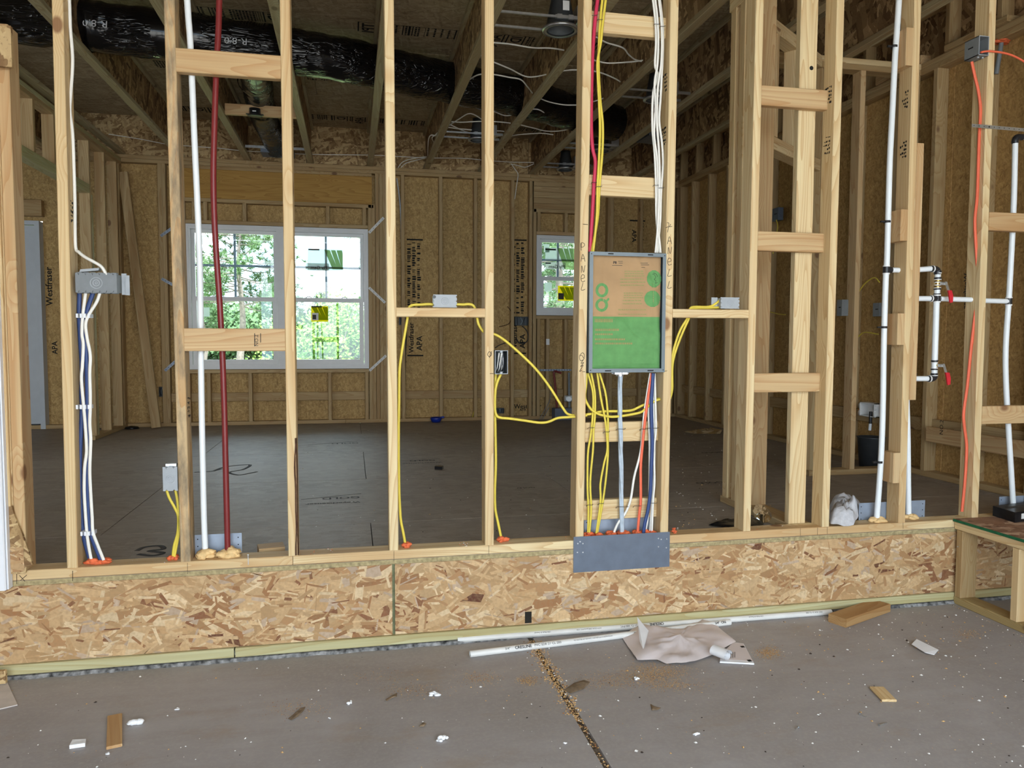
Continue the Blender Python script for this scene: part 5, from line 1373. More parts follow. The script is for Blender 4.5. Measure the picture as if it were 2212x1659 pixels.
for u, v in ((2025, 613), (2020, 789)):
    p = Q(u, v); MB().lathe(p, (0, 0, 1), [(.010, -.022), (.016, -.02), (.016, -.012), (.0125, -.008), (.0145, 0), (.0125, .008), (.016, .012), (.016, .02), (.010, .022)], 12).build('valve_body', M['brass'], t)
    MB().cyl(p, p + V((.0, -.022, 0)), .0055, 10).build('valve_stem', M['brass'], t)
    lv = MB(); lv.prism([p + V((-.006, -.024, .007)), p + V((.030, -.024, .007)), p + V((.034, -.028, -.006)), p + V((.036, -.040, -.040)), p + V((.024, -.040, -.040)), p + V((.020, -.028, -.008)), p + V((-.006, -.024, -.007))], (0, -.002, 0)); hd = lv.build('valve_lever', M['steel'], t)
    MB().cyl(p + V((.022, -.025, .001)), p + V((.022, -.031, .001)), .008, 10).build('lever_nut', M['steel'], hd)
    g = MB(); g.prism([p + V((.022, -.039, -.034)), p + V((.042, -.039, -.034)), p + V((.046, -.045, -.060)), p + V((.043, -.047, -.092)), p + V((.028, -.047, -.095)), p + V((.024, -.044, -.06))], (0, -.007, 0)); gg = g.build('lever_grip', M['redhandle'], hd)
a, b = Q(2030, 645.5), Q(2096, 647); MB().cyl(a, V((sx(10, a.z) + .0, a.y, a.z - .002)), .0125, 14).build('pipe_arm', M['pexwhite'], t)
for v in (579, 642, 813): MB().box((Q(1978, v).x, .085, Q(1978, v).z - .003), (Q(1992, v).x, .095, Q(1978, v).z + .014)).build('strap', M['blackfit'], t)
t = thing('riser_pipe', 'bowed white pipe with a black tee at the far right, standing behind the step', 'pipe', P(2189, 1098, 1, Yp))
MB().tube(spl(px([(2193, 306), (2191, 400), (2188, 480), (2184, 560), (2179, 650), (2174, 720), (2172, 780), (2174, 850), (2178, 920), (2183, 1000), (2189, 1098)], y=Yp), 8), .0132, 14).build('riser', M['pexwhite'], t)
p = jnt(t, 2179, 651, .0155, .018); MB().cyl(V((sx(10, p.z) + SW - .0005, p.y, p.z + .002)), p, .0125, 12).build('branch', M['pexwhite'], t)
p = P(2193, 301, 1, Yp); MB().tube(spl([p + V((0, 0, -.02)), p + V((0, 0, -.004)), p + V((.012, .0, .010)), p + V((.04, 0, .012))], 5), .0155, 14).build('elbow', M['blackfit'], t)
MB().cyl(p + V((.02, 0, .012)), p + V((.09, 0, .016)), .0125, 12).build('branch', M['pexwhite'], t)
# perforated strap
a, b = P(2099, 271, 1, -.004), P(2260, 285, 1, -.004)
t = thing('perforated_strap', 'perforated galvanised strap nailed level across the right-hand stud', 'strap', a)
n = 15
mb = MB(); mb.prism([a + V((0, 0, -.008)), b + V((0, 0, -.008)), b + V((0, 0, .008)), a + V((0, 0, .008))], (0, -.0015, 0)); mb.build('strap_band', M['steel'], t)
for i in range(n): p = a.lerp(b, (i + .4) / n); MB().cyl(p + V((0, -.0022, 0)), p + V((0, -.0012, 0)), .0022 if i != 3 else .004, 8).build('strap_hole', M['ink'], t)
# orange cables on the right
cable('orange_cable', 'orange cable bowing down the side of the right-hand stud', px([(2099, 133), (2106, 165), (2114, 200), (2118, 240), (2115, 300), (2111, 420), (2106, 480), (2110, 560), (2113, 620), (2105, 690), (2097, 760), (2090, 830), (2082, 890), (2083, 920), (2088, 960), (2087, 1000), (2084, 1045), (2078, 1105)], y=.03), .0085, 'corange', None, .65, (0, 1, 0))
cable('orange_cable', 'thin orange cable leaving the high grey box to the right edge', px([(2119, 113), (2130, 111), (2145, 111), (2175, 116), (2200, 126), (2240, 150)], y=-.01), .005, 'corange')
t = thing('foamed_conduit', 'grey plastic conduit hooked at the ceiling with orange foam around its top', 'pipe', P(2160, 95, 0, 4.905))
MB().tube(spl(px([(2164, 80), (2162, 100), (2158, 125), (2152, 160)], x=4.905), 5), .013, 12).build('conduit', M['boxgrey'], t)


def blob(name, label, c, rx, ry, rz, m, seed, cat='foam', lumps=14, parent=None, group=None):
    """hardened foam: a heap of overlapping lumps"""
    r = random.Random(seed); mb = MB(); c = V(c)
    for i in range(lumps):
        a_ = r.uniform(0, 6.283); q = math.sqrt(r.random()); p = c + V((math.cos(a_) * q * rx * .75, math.sin(a_) * q * ry * .75, rz * r.uniform(.1, .75) * (1 - q * .45)))
        s = r.uniform(.30, .52) * min(rx, ry, rz * 1.6); st = V((r.uniform(1, 1.9), r.uniform(.8, 1.2), r.uniform(.6, 1.0))); N1, N2 = 8, 5
        vs = []
        for j in range(N2 + 1):
            ph = math.pi * j / N2
            for k_ in range(N1):
                th = 2 * math.pi * k_ / N1; d = V((math.sin(ph) * math.cos(th), math.sin(ph) * math.sin(th), math.cos(ph))); e = s * (1 + .3 * noise.noise(d * 2 + V((i * 3.1, seed, 0))))
                vs.append(V((p.x + d.x * e * st.x, p.y + d.y * e * st.y, max(c.z, p.z + d.z * e * st.z))))
        mb.add(vs, [(j * N1 + k_, (j + 1) * N1 + k_, (j + 1) * N1 + (k_ + 1) % N1, j * N1 + (k_ + 1) % N1) for j in range(N2) for k_ in range(N1)], True)
    o = mb.build(name, M[m], parent)
    return tag(o, label, cat, group) if parent is None else o


blob('foam_top', None, P(2161, 94, 0, 4.905), .05, .04, .05, 'foam_o', 3, parent=t)
fz = .0382
for (u, v, y, rx, rz, m, lab) in ((444, 1204, .045, .042, .040, 'foam_y', 'hardened yellow foam around the foot of the white pipe'), (494, 1198, .045, .045, .042, 'foam_y', 'hardened yellow foam around the foot of the dark red pipe'),
                               (1895, 1122, .05, .034, .024, 'foam_y', 'hardened yellow foam around the foot of the strapped white pipe'), (1966, 1117, .07, .032, .022, 'foam_y', 'hardened yellow foam at the foot of the short white pipe under the scab')):
    p = P(u, v, 1, y); blob('pipe_foam', lab, (p.x, y, fz), rx, .035, rz, m, int(u), lumps=26)
for (u, rx, lab) in ((199, .030, 'orange foam at the foot of the left navy and white cable pair'), (224, .024, 'orange foam at the foot of the right white cable on the leftmost stud'), (373, .020, 'orange foam where two yellow cables enter the plate by the stained stud'),
                     (878, .020, 'orange foam at the foot of the cable by the wavy-grained stud'), (1085, .020, 'orange foam at the foot of the cable below the open box'), (1272, .026, 'orange foam around the first two yellow cables below the panel'), (1290, .022, 'orange foam around the third and fourth yellow cables below the panel'),
                     (1322, .026, 'orange foam around the white cable swung to the left'), (1347, .032, 'orange foam around the thick grey cable'), (1377, .022, 'orange foam around the orange-red cable'), (1394, .020, 'orange foam around the navy cable below the panel'), (1407, .018, 'orange foam under the rightmost white cables below the panel'), (1456, .010, 'loose crumb of orange foam on the plate right of the panel studs')):
    p = P(u, 1180, 1, .038); blob('fire_foam', lab, (p.x, .040, fz), rx, .022, .030, 'foam_o', int(u) + 5, lumps=16)


def nailplate(label, u0, v0, u1, v1, y, m='plate_light', holes=3, extra=()):
    a, b = P(u0, v0, 1, y), P(u1, v1, 1, y)
    t = thing('nail_plate', label, 'metal plate', ((a.x + b.x) / 2, y, b.z))
    MB().box((a.x, y, b.z), (b.x, y + .0016, a.z)).build('plate_sheet', M[m], t)
    for xx in (a.x + .012, b.x - .014):
        for i in range(holes): z = b.z + (a.z - b.z) * (i + .6) / (holes + .2); MB().cyl((xx, y - .0006, z), (xx, y + .0004, z), .0026, 8).build('nail_hole', M['ink'], t)
    for (u, v) in extra: p = P(u, v, 1, y); MB().cyl((p.x, y - .002, p.z), (p.x, y + .0004, p.z), .0032, 8).build('nail_head', M['steel'], t)
    return t


nailplate('bright steel plate standing behind the white and red pipe feet', 420, 1156, 523, 1200, .091)
nailplate('dark grey steel plate nailed over the base plate below the breaker panel', 1239, 1160, 1446, 1224, -.0035, 'plate', 0, ((1248, 1174), (1253, 1170), (1259, 1174), (1247, 1193), (1259, 1193), (1422, 1163), (1428, 1165), (1440, 1164), (1422, 1181), (1439, 1183)))
nailplate('steel plate standing behind the cable feet below the breaker panel', 1262, 1118, 1419, 1150, .091, 'plate_light', 2)
nailplate('steel plate standing behind the strapped white pipe by the scabbed stud', 1856, 1087, 1997, 1122, .091)
nailplate('steel plate standing behind the bowed pipe at the far right', 2159, 1073, 2250, 1105, .091)
p = P(536, 1204, 1, -.004)
tag(MB().box((p.x - .0012, -.0042, p.z - .03), (p.x + .0012, -.0022, p.z + .008)).cyl((p.x, -.003, p.z + .008), (p.x, -.003, p.z + .0105), .0035, 8).build('bent_nail', M['steel']), 'bent nail on the face of the base plate near the red pipe', 'nail')

# ------------------------------------------------------------------ strap ties at the twin window, fittings on the back wall
for (u0, v0, u1, v1, lab) in ((797, 503, 829, 470, 'white metal strap tie at the upper right of the twin window'), (797, 621, 832, 654, 'white metal strap tie at mid height right of the twin window'), (798, 801, 834, 768, 'white metal strap tie at the lower right of the twin window'),
                              (347, 510, 378, 488, 'metal strap tie at the upper left of the twin window'), (349, 602, 378, 618, 'metal strap tie at mid height left of the twin window'), (356, 801, 384, 776, 'metal strap tie at the lower left of the twin window')):
    a, b = P(u0, v0, 1, YB - .004), P(u1, v1, 1, YB - .004); d = (b - a).normalized(); q = V((-d.z, 0, d.x)) * .014
    t = thing('strap_tie', lab, 'strap', a); MB().prism([a - q, b - q, b + q, a + q], (0, .0015, 0)).build('tie_band', M['label'] if u0 > 700 else M['plate_light'], t)
    for i in range(5): p = a.lerp(b, (i + .5) / 5); MB().cyl(p + V((0, -.001, 0)), p + V((0, .0005, 0)), .004, 8).build('tie_hole', M['inkfaint'], t)
a, b = P(338, 928, 1, 5.10), P(266, 372, 1, 5.27); a.z = .0
k_ = (b - a)
beam('leaning_board', a + V((0, 0, .014)), b, (1, 0, 0), .089, .036, M['stud_inner'], None); o = bpy.context.scene.objects['leaning_board']; tag(o, 'long loose board leaning against the back wall left of the twin window', 'board')


def wallbox(label, u0, v0, u1, v1, m='boxdark', y=YB + .004):
    a, b = P(u0, v0, 1, y), P(u1, v1, 1, y); t = thing('wall_box', label, 'electrical box', ((a.x + b.x) / 2, y, b.z))
    mb = MB(); mb.box((a.x, y + .05, b.z), (b.x, y + .055, a.z))
    for lo, hi in (((a.x, y, b.z), (a.x + .004, y + .05, a.z)), ((b.x - .004, y, b.z), (b.x, y + .05, a.z)), ((a.x, y, b.z), (b.x, y + .05, b.z + .004)), ((a.x, y, a.z - .004), (b.x, y + .05, a.z))): mb.box(lo, hi)
    mb.build('box_body', M[m], t)
    r = random.Random(int(u0))
    for i in range(3):
        xx = a.x + (b.x - a.x) * (.25 + .25 * i); MB().tube(spl([(xx, y + .045, b.z + .01), (xx + r.uniform(-.01, .01), y + .01, (a.z + b.z) / 2), (xx + r.uniform(-.01, .01), y + .03, a.z - .01)], 4), .003, 5).build('conductor', M['cblack'] if i != 1 else M['cgrey'], t)


wallbox('dark outlet box on the back wall behind the left shelf block', 862, 683, 877, 702)
wallbox('dark multi-gang box on the back wall left of the small window', 1113, 684, 1141, 703)
wallbox('low dark outlet box on the back wall right of the middle stud', 1072, 882, 1089, 893)
wallbox('dark outlet box on the back wall left of the stained stud', 343, 836, 356, 857)
wallbox('blue-grey outlet box on the right wall behind the panel stud', 1500, 692, 1521, 704, 'plate', 5.0)
p0, p1 = P(1180, 732, 1, YB - .006), P(1187, 745, 1, YB - .006)
tag(MB().box((p0.x, YB - .006, p1.z), (p1.x, YB - .001, p0.z)).build('cover_plate', M['white']), 'small white cover plate on the cripple below the small window', 'cover plate')
cable('drop_cable', 'thick black cable dropping down the back wall beside the wavy-grained stud', px([(873, 700), (876, 720), (874, 760), (873, 820), (872, 903)], y=YB + .02), .016, 'cblack')
cable('wall_cable', 'pale cable pair dropping down the back wall behind the wavy-grained stud', px([(857, 385), (862, 420), (866, 470), (868, 560), (870, 680)], y=YB + .03), .007, 'cgrey')
cable('wall_cable', 'brown looped wire between studs right of the middle stud on the back wall', px([(1078, 706), (1098, 700), (1104, 688), (1103, 672), (1096, 662)], y=YB + .02), .004, 'bark')
cable('wall_cable', 'black wire bowing out of the back wall right of the middle stud', px([(1069, 752), (1080, 745), (1100, 738), (1113, 735)], y=YB + .02), .005, 'cblack')
cable('wall_cable', 'yellow cable in the back wall bay left of the middle stud', px([(1030, 800), (1029, 850), (1026, 880), (1020, 902)], y=YB + .02), .005, 'cyellow')
cable('wall_cable', 'black loop of wire below the multi-gang box on the back wall', px([(1128, 704), (1138, 715), (1141, 730), (1135, 740), (1122, 741), (1115, 730)], y=YB + .03), .006, 'cblack')
a, b = P(1165, 799, 1, YB - .004), P(1234, 800, 1, YB - .004)
t = thing('perforated_strap', 'perforated strap running level below the small back window', 'strap', a)
MB().box((a.x, YB - .004, a.z - .014), (b.x, YB - .002, a.z + .008)).build('strap_band', M['plate_light'], t)
for i in range(12): MB().box((a.x + (b.x - a.x) * (i + .3) / 12, YB - .005, a.z - .007), (a.x + (b.x - a.x) * (i + .6) / 12, YB - .004, a.z + .001)).build('strap_hole', M['ink'], t)
t = thing('drain_rough_in', 'white drain pipes and brown pipe rising from a grey box below the small window', 'pipe', P(1220, 905, 1, YB - .05))
MB().tube(spl(px([(1203, 880), (1201, 850), (1198, 820), (1197, 803), (1207, 804), (1212, 806)], y=YB - .02), 5), .012, 10).build('brown_pipe', M['redpipe'], t)
MB().cyl(P(1230, 880, 1, YB - .03), P(1229, 805, 1, YB - .03), .014, 12).build('supply_pipe', M['boxgrey'], t)
a = P(1220, 861, 1, YB - .06); MB().cyl(a, a + V((.1, 0, 0)), .036, 16).build('drain_pipe', M['pexwhite'], t); MB().cyl(P(1229, 862, 1, YB - .12), P(1229, 862, 1, YB - .02), .030, 16).build('drain_pipe', M['pexwhite'], t)
a, b = P(1197, 882, 1, YB - .1), P(1240, 906, 1, YB - .1); MB().box((a.x, YB - .14, .001), (b.x + .1, YB - .002, a.z)).build('drain_box', M['plate'], t)
cable('floor_cable', 'loose pale cord trailing onto the floor below the small window', px([(1190, 830), (1188, 862), (1180, 880), (1166, 905), (1164, 909), (1170, 907), (1186, 880)], y=YB - .03), .004, 'boxgrey')

# ------------------------------------------------------------------ laundry area on the right
xw = RX0 - .002
a, b = P(1862, 868, 0, xw), P(1893, 902, 0, xw)
t = thing('washer_box', 'white washing machine outlet box on the right wall above a dark bucket', 'plumbing box', a)
y0, y1 = sorted((a.y, b.y)); z0, z1 = b.z, a.z
mb = MB(); mb.box((xw + .05, y0, z0), (xw + .055, y1, z1))
for lo, hi in (((xw - .02, y0, z0), (xw + .05, y0 + .006, z1)), ((xw - .02, y1 - .006, z0), (xw + .05, y1, z1)), ((xw - .02, y0, z0), (xw + .05, y1, z0 + .006)), ((xw - .02, y0, z1 - .006), (xw + .05, y1, z1))): mb.box(lo, hi)
mb.build('box_body', M['white'], t)
for zz_ in (z0 + .02, z1 - .03):
    for yy in (y0, y1): MB().lathe((xw - .018, yy, zz_), (1, 0, 0), [(0, 0), (.022, 0), (.022, .004), (0, .004)], 12).build('mounting_ear', M['white'], t)
MB().cyl((xw - .01, y0 + .05, z0 + .04), (xw - .01, y0 + .05, z0 - .05), .012, 10).build('supply_valve', M['blackfit'], t)
MB().cyl((xw - .01, y0 + .05, z0 - .05), (xw - .01, y0 + .055, .25), .011, 10).build('supply_pipe', M['pexwhite'], t)
tag(MB().lathe((4.74, 1.62, .001), (0, 0, 1), [(0, 0), (.075, 0), (.095, .22), (.10, .225), (.09, .225), (.07, .01), (0, .01)], 20).build('bucket', M['canblack']), 'dark grey bucket standing behind the closet wall plate', 'bucket')
for (u0, v0, u1, v1, x_, lab, m) in ((1667, 452, 1681, 475, RX0 - .003, 'blue-grey box on the right wall high between the ladder blocks', 'plate'), (1808, 648, 1818, 682, 4.41 - .05, 'open grey box on the closet stud', 'boxgrey'), (1886, 655, 1899, 683, RX0 - .003, 'grey switch box on the right wall left of the strapped pipe', 'boxgrey')):
    a, b = P(u0, v0, 0, x_), P(u1, v1, 0, x_); yl, yh = sorted((a.y, b.y))
    t = thing('switch_box', lab, 'electrical box', (x_, yl, b.z)); MB().box((x_, yl, b.z), (x_ + .05, yh, a.z)).build('box_body', M[m], t); MB().box((x_ - .001, yl + .2 * (yh - yl), (a.z + b.z) / 2), (x_, yl + .6 * (yh - yl), (a.z + b.z) / 2 + .006)).build('box_slot', M['ink'], t)
for pts, lab in (([(1677, 475), (1680, 490), (1674, 520), (1670, 548)], 'yellow cable hanging from the blue-grey box on the right wall'), ([(1850, 640), (1862, 620), (1876, 606), (1890, 600), (1900, 610)], 'yellow cable arching between the right wall studs'),
                 ([(1845, 740), (1856, 725), (1870, 718), (1897, 722)], 'low yellow cable arching between the right wall studs'), ([(1658, 672), (1680, 678), (1697, 680)], 'pale yellow cable between far right wall studs')):
    cable('wall_cable', lab, px(pts, x=RX0 - .01), .005, 'cyellow')

# ------------------------------------------------------------------ things on the interior floor
a, b = P(557, 1185, 1, .16), P(612, 1192, 1, .16)
beam('wood_offcut', V((a.x, .17, .0195)), V((b.x, .19, .0195)), (0, 1, 0), .089, .038, M['stud_red'], None, .003); tag(SC.objects['wood_offcut'], 'short wood offcut on the house floor between the red pipe and the bark-edged stud', 'wood offcut')
p = P(942, 912, 2, 0)
o = MB().lathe((p.x, p.y, .001), (0, 0, 1), [(0, 0), (.045, 0), (.062, .03), (.066, .05), (.060, .055), (.05, .035), (0, .02)], 18)
o.cyl((p.x + .05, p.y, .05), (p.x + .09, p.y, .056), .012, 8); tag(o.build('dust_mask', M['bluething']), 'crumpled blue plastic cup on the floor near the back wall', 'cup')
p = P(948, 1014, 2, 0); tag(MB().prism([p + V((-.03, 0, 0)), p + V((.02, -.02, 0)), p + V((.035, .02, 0)), p + V((.01, .045, 0)), p + V((-.02, .035, 0))], (0, 0, .022)).build('plastic_scrap', M['blackplastic']), 'small black plastic lump alone on the open floor', 'scrap')
p = P(285, 926, 2, 0); tag(MB().lathe((p.x, p.y, .0005), (0, 0, 1), [(0, 0), (.07, .0), (.06, .02), (0, .03)], 14).build('plastic_scrap', M['blackplastic']), 'dark lump on the floor by the left wall end', 'scrap')


def crumple(name, label, cat, outline, z, amp, m, seed, n=22, kind='sheet', sc_=9):
    """thin crumpled sheet inside an outline given as floor points"""
    q = [V((p.x, p.y, 0)) for p in outline]; c = sum(q, V((0, 0, 0))) / len(q); mb = MB(); rings = 9; vs = []
    m2 = []
    for i in range(len(q)):
        for t_ in range(4): m2.append(q[i].lerp(q[(i + 1) % len(q)], t_ / 4))
    K = len(m2)
    for r_ in range(rings + 1):
        f_ = r_ / rings
        for p in m2:
            w_ = c.lerp(p, f_); h = amp * (.5 + .5 * noise.noise(V((w_.x * sc_, w_.y * sc_, seed)))) + amp * .45 * abs(noise.noise(V((w_.x * sc_ * 2.6, w_.y * sc_ * 2.6, seed + 5))))
            vs.append(V((w_.x, w_.y, z + .001 + h * (1 - f_ ** 5 * .8))))
    mb.add(vs, [(r_ * K + k_, (r_ + 1) * K + k_, (r_ + 1) * K + (k_ + 1) % K, r_ * K + (k_ + 1) % K) for r_ in range(rings) for k_ in range(K)], True)
    o = mb.build(name, M[m]); return tag(o, label, cat) if label else o


fp = lambda l, z: [P(u, v, 2, z) for u, v in l]
crumple('rag', 'rumpled grey-white towel on the base plate left of the strapped pipe', 'rag', fp([(1788, 1118), (1800, 1106), (1830, 1100), (1856, 1106), (1858, 1118), (1850, 1128), (1844, 1138), (1822, 1142), (1794, 1137)], .039), .0385, .115, 'rag', 3, sc_=11)
crumple('rag', 'second fold of white towel lying behind the first', 'rag', fp([(1790, 1104), (1815, 1096), (1860, 1098), (1864, 1112), (1825, 1118), (1792, 1116)], .0), .001, .12, 'rag', 8, sc_=9)
crumple('plastic_sheet', 'black plastic sheet on the floor behind the right panel bay', 'plastic sheet', fp([(1530, 1137), (1545, 1130), (1562, 1127), (1570, 1132), (1592, 1126), (1625, 1122), (1650, 1128), (1648, 1142), (1590, 1143)], .0), .001, .03, 'blackplastic', 2)
crumple('clear_bag', 'clear crinkled plastic bag beside the foot of the stud near the stub wall', 'plastic bag', fp([(1624, 1110), (1642, 1108), (1660, 1116), (1668, 1126), (1664, 1136), (1650, 1140), (1630, 1130)], .02), .04, .05, 'clearplastic', 6, sc_=22)
crumple('clear_bag', 'flattened clear plastic bag on the far floor left of the stub wall', 'plastic bag', fp([(1476, 934), (1500, 931), (1540, 927), (1560, 930), (1556, 938), (1500, 938)], .0), .001, .03, 'clearplastic', 11, sc_=12)

# ------------------------------------------------------------------ wooden step at the right
st = thing('wooden_step', 'low framed wooden step with a green-edged board top against the rim board', 'step', (4.4, -.5, ZS))
bxx = 3.972; zt = P(2033, 1116, 0, bxx).z; zt = .045
bx('base_rail', (bxx, -1.30, ZS), (bxx + .089, -.016, ZS + .038), 1, M['treated'], st)
bx('base_rail', (5.0, -1.30, ZS), (5.089, -.016, ZS + .038), 1, M['green'], st)
zr_ = zt - .012 - .0
y1_ = P(2198, 1300, 0, bxx).y
for x_ in (bxx, 5.0):
    bx('post', (x_, -.056, ZS + .039), (x_ + .089, -.018, zr_ - .040), 2, M['stud_inner'], st)
    bx('post', (x_, y1_, ZS + .039), (x_ + .089, y1_ + .038, zr_ - .040), 2, M['stud'], st)
    bx('top_rail', (x_, -1.30, zr_ - .039), (x_ + .089, -.004, zr_ - .001), 1, M['stud'], st)
tp = bx('top_board', (bxx - .008, -1.32, zr_), (5.12, -.003, zr_ + .012), 0, M['osb_step'], st, .0008)
MB().box((bxx - .0092, -1.32, zr_ - .0005), (bxx - .0075, -.003, zr_ + .0125)).build('painted_edge', M['greenpaint'], st)['label'] = 'dark green painted edge'
for (u, v) in ((2053, 1163), (2069, 1181)): p = P(u, v, 1, -.058); MB().cyl((p.x, -.0595, p.z), (p.x, -.0555, p.z), .003, 8).build('nail_head', M['steel'], st)
zt = zr_ + .0125
q = fp([(2144, 1112), (2190, 1124), (2230, 1118), (2185, 1108)], zt)
a, b, c = P(2144, 1114, 2, zt), P(2192, 1129, 2, zt), P(2290, 1116, 2, zt)
d1_ = (b - a); d2_ = (c - b)
t = thing('screw_box', 'small black printed box lying on the wooden step', 'box', a)
MB().prism([a, b, b + d2_, a + d2_], (0, 0, .05)).build('box_carton', M['boxprint'], t)
e = d2_.normalized(); n_ = V((e.y, -e.x, 0)); n_ = n_ if n_.dot(CAM - b) > 0 else -n_
pp = b + e * .045 + V((0, 0, .014)) + n_ * .0006; MB().prism([pp, pp + e * .03, pp + e * .03 + V((0, 0, .026)), pp + V((0, 0, .026))], n_ * .0005).build('white_label', M['label'], t)
pp = a + d1_ * .3 + d2_ * .12 + V((0, 0, .0503)); MB().prism([pp, pp + d1_ * .22, pp + d1_ * .22 + d2_ * .5, pp + d2_ * .5], (0, 0, .0006)).build('white_label', M['inkfaint'], t)

# ------------------------------------------------------------------ things on the garage slab
fz_ = ZS + .0008


def pvc(label, u0, v0, u1, v1, r, words):
    a, b = P(u0, v0, 2, ZS + r), P(u1, v1, 2, ZS + r); d = (b - a).normalized()
    t = thing('plastic_pipe', label, 'pipe', a)
    n = 18; mb = MB(); ring = lambda c, rr: [c + (V((0, 0, 1)) * math.sin(2 * math.pi * k / n) + V((-d.y, d.x, 0)) * math.cos(2 * math.pi * k / n)) * rr for k in range(n)]
    vs = ring(a, r) + ring(b, r) + ring(a, r * .8) + ring(a + d * .1, r * .8)
    mb.add(vs, [(k, (k + 1) % n, n + (k + 1) % n, n + k) for k in range(n)] + [(2 * n + k, 2 * n + (k + 1) % n, 3 * n + (k + 1) % n, 3 * n + k) for k in range(n)], True)
    mb.add(vs, [(k, 2 * n + k, 2 * n + (k + 1) % n, (k + 1) % n) for k in range(n)] + [tuple(range(n, 2 * n))])
    mb.build('pipe_tube', M['pvc'], t)
    up = V((0, 0, 1)); side = V((d.y, -d.x, 0)); side = side if side.dot(CAM - a) > 0 else -side
    nn = (up * .62 + side * .78).normalized(); tu = (up - nn * up.dot(nn)).normalized()
    L_ = (b - a).length
    for s_, tx, h, flip, bo in words:
        rt = d if not flip else -d; u_ = tu if not flip else -tu
        o = a + d * (s_ * L_) + nn * (r + .0012) - u_ * h * .5
        text('pipe_print', tx, o, rt, u_, h, M['ink'] if bo else M['inkfaint'], t, 0, bo)
    return t


pvc('front white plastic pipe with dark print on the slab, partly under a plastic sheet', 1015, 1413, 1577, 1344, .0132, [(.12, '3/4"', .010, False, False), (.155, 'CRESLINE', .012, False, True), (.225, 'PVC SDR 21 CL 200', .010, False, False), (.37, 'PSI WATER AT 73F PVC 1120 NSF-pw-G ASTM D2241', .0055, False, False), (.60, 'CRESLINE', .008, False, True), (.66, 'USA Made & Owned', .006, False, False), (.93, '3/4"  CRE', .010, False, True)])
pvc('rear white plastic pipe with upside-down print lying along the sill', 988, 1382, 1795, 1322, .0132, [(.23, 'USA Made & Owned', .006, True, False), (.36, 'ASTM D2241 NSF-pw-G PVC 1120', .0055, True, False), (.47, 'SDR 21 CL 200 PVC', .009, True, False), (.525, 'CRESLINE', .011, True, True), (.80, 'USA Made & Owned', .006, True, False), (.97, 'PVC SDR 21 CL 200', .007, True, False)])
# block of timber
a, b, c, d_ = [P(u, v, 2, ZS + .040) for u, v in ((1791, 1324), (1828, 1338), (1923, 1305), (1885, 1294))]
ctr = (a + b + c + d_) / 4; ax_ = (c - b).normalized(); L_ = (c - b).length
ctr.z = ZS + .020; wd_ = abs((a - b).dot(V((ax_.y, -ax_.x, 0)))); beam('timber_offcut', ctr - ax_ * L_ / 2, ctr + ax_ * L_ / 2, (ax_.y, -ax_.x, 0), wd_, .0395, M['offcut'], None); tag(SC.objects['timber_offcut'], 'thick brown timber offcut lying on the slab beside the wooden step', 'wood offcut')
# plastic wrapper with papers
crumple('plastic_wrapper', 'crumpled pinkish-white plastic sheet thrown over the pipe ends', 'plastic sheet', fp([(1375, 1356), (1440, 1362), (1478, 1362), (1505, 1344), (1530, 1338), (1556, 1362), (1590, 1390), (1560, 1405), (1540, 1418), (1500, 1432), (1482, 1436), (1440, 1438), (1420, 1430), (1377, 1430), (1360, 1405), (1344, 1380)], ZS), ZS + .002, .042, 'sheetplastic', 4, sc_=8)
q = fp([(1376, 1357), (1401, 1378), (1390, 1400), (1382, 1386)], ZS + .03); mb = MB(); mb.prism([q[0] + V((0, 0, .05)), q[1] + V((0, 0, .03)), q[2] + V((0, 0, -.01)), q[3]], (0, 0, .0008)); tag(mb.build('paper_flap', M['paper']), 'white paper corner sticking up from the crumpled plastic sheet', 'paper')
q = fp([(1556, 1418), (1584, 1390), (1606, 1393), (1629, 1436), (1555, 1432)], ZS + .002)
t = thing('leaflet', 'printed leaflet half under the right corner of the plastic sheet', 'leaflet', q[0]); MB().prism(q, (0, 0, .006)).build('leaflet_sheets', M['paper'], t)
MB().prism([p + V((0, 0, .0062)) for p in fp([(1558, 1417), (1584, 1391), (1605, 1394), (1627, 1432), (1557, 1427)], ZS + .002)], (0, 0, .0004)).build('leaflet_cover', M['sheetplastic'], t)
for i in range(7):
    p0, p1 = P(1562 + i * 4.2, 1424 - i * .6, 2, ZS + .0092), P(1562 + i * 4.2, 1412 - i * .6, 2, ZS + .0092); MB().tube([p0, p1], .0012, 4, flat=.2, ref=(0, 0, 1)).build('leaflet_print', M['inkfaint'], t)
for (u, v) in ((1604, 1397), (1619, 1427)): p = P(u, v, 2, ZS + .0092); MB().box((p.x - .008, p.y - .008, p.z), (p.x + .008, p.y + .008, p.z + .0004)).build('leaflet_print', M['ink'], t)
p = P(1565, 1422, 2, ZS + .03); a = P(1590, 1400, 2, ZS + .034); d_ = (a - p).normalized()
mb = MB(); n = 40; ps = []
for k_ in range(n + 1):
    th = k_ / n * 9.5; r_ = .030 - .0009 * k_ / 2; ps.append(V((0, 0, math.sin(th))) * r_ * .8 + V((.9, .45, 0)) * math.cos(th) * r_)
o_ = V((p.x + .02, p.y + .01, ZS + .034)); ax2 = V((-.45, .9, 0))
mb.add([o_ + q_ for q_ in ps] + [o_ + q_ + ax2 * .07 for q_ in ps], [(k_, k_ + 1, n + 2 + k_, n + 1 + k_) for k_ in range(n)], True)
tag(mb.build('paper_roll', M['paper']), 'rolled white paper peeping from the plastic sheet onto the leaflet', 'paper')


def flat(name, label, cat, pts, h, m, z=None, ch=0):
    q = fp(pts, ZS + .001 if z is None else z); o = MB().prism(q, (0, 0, h)).build(name, M[m]); return tag(o, label, cat)


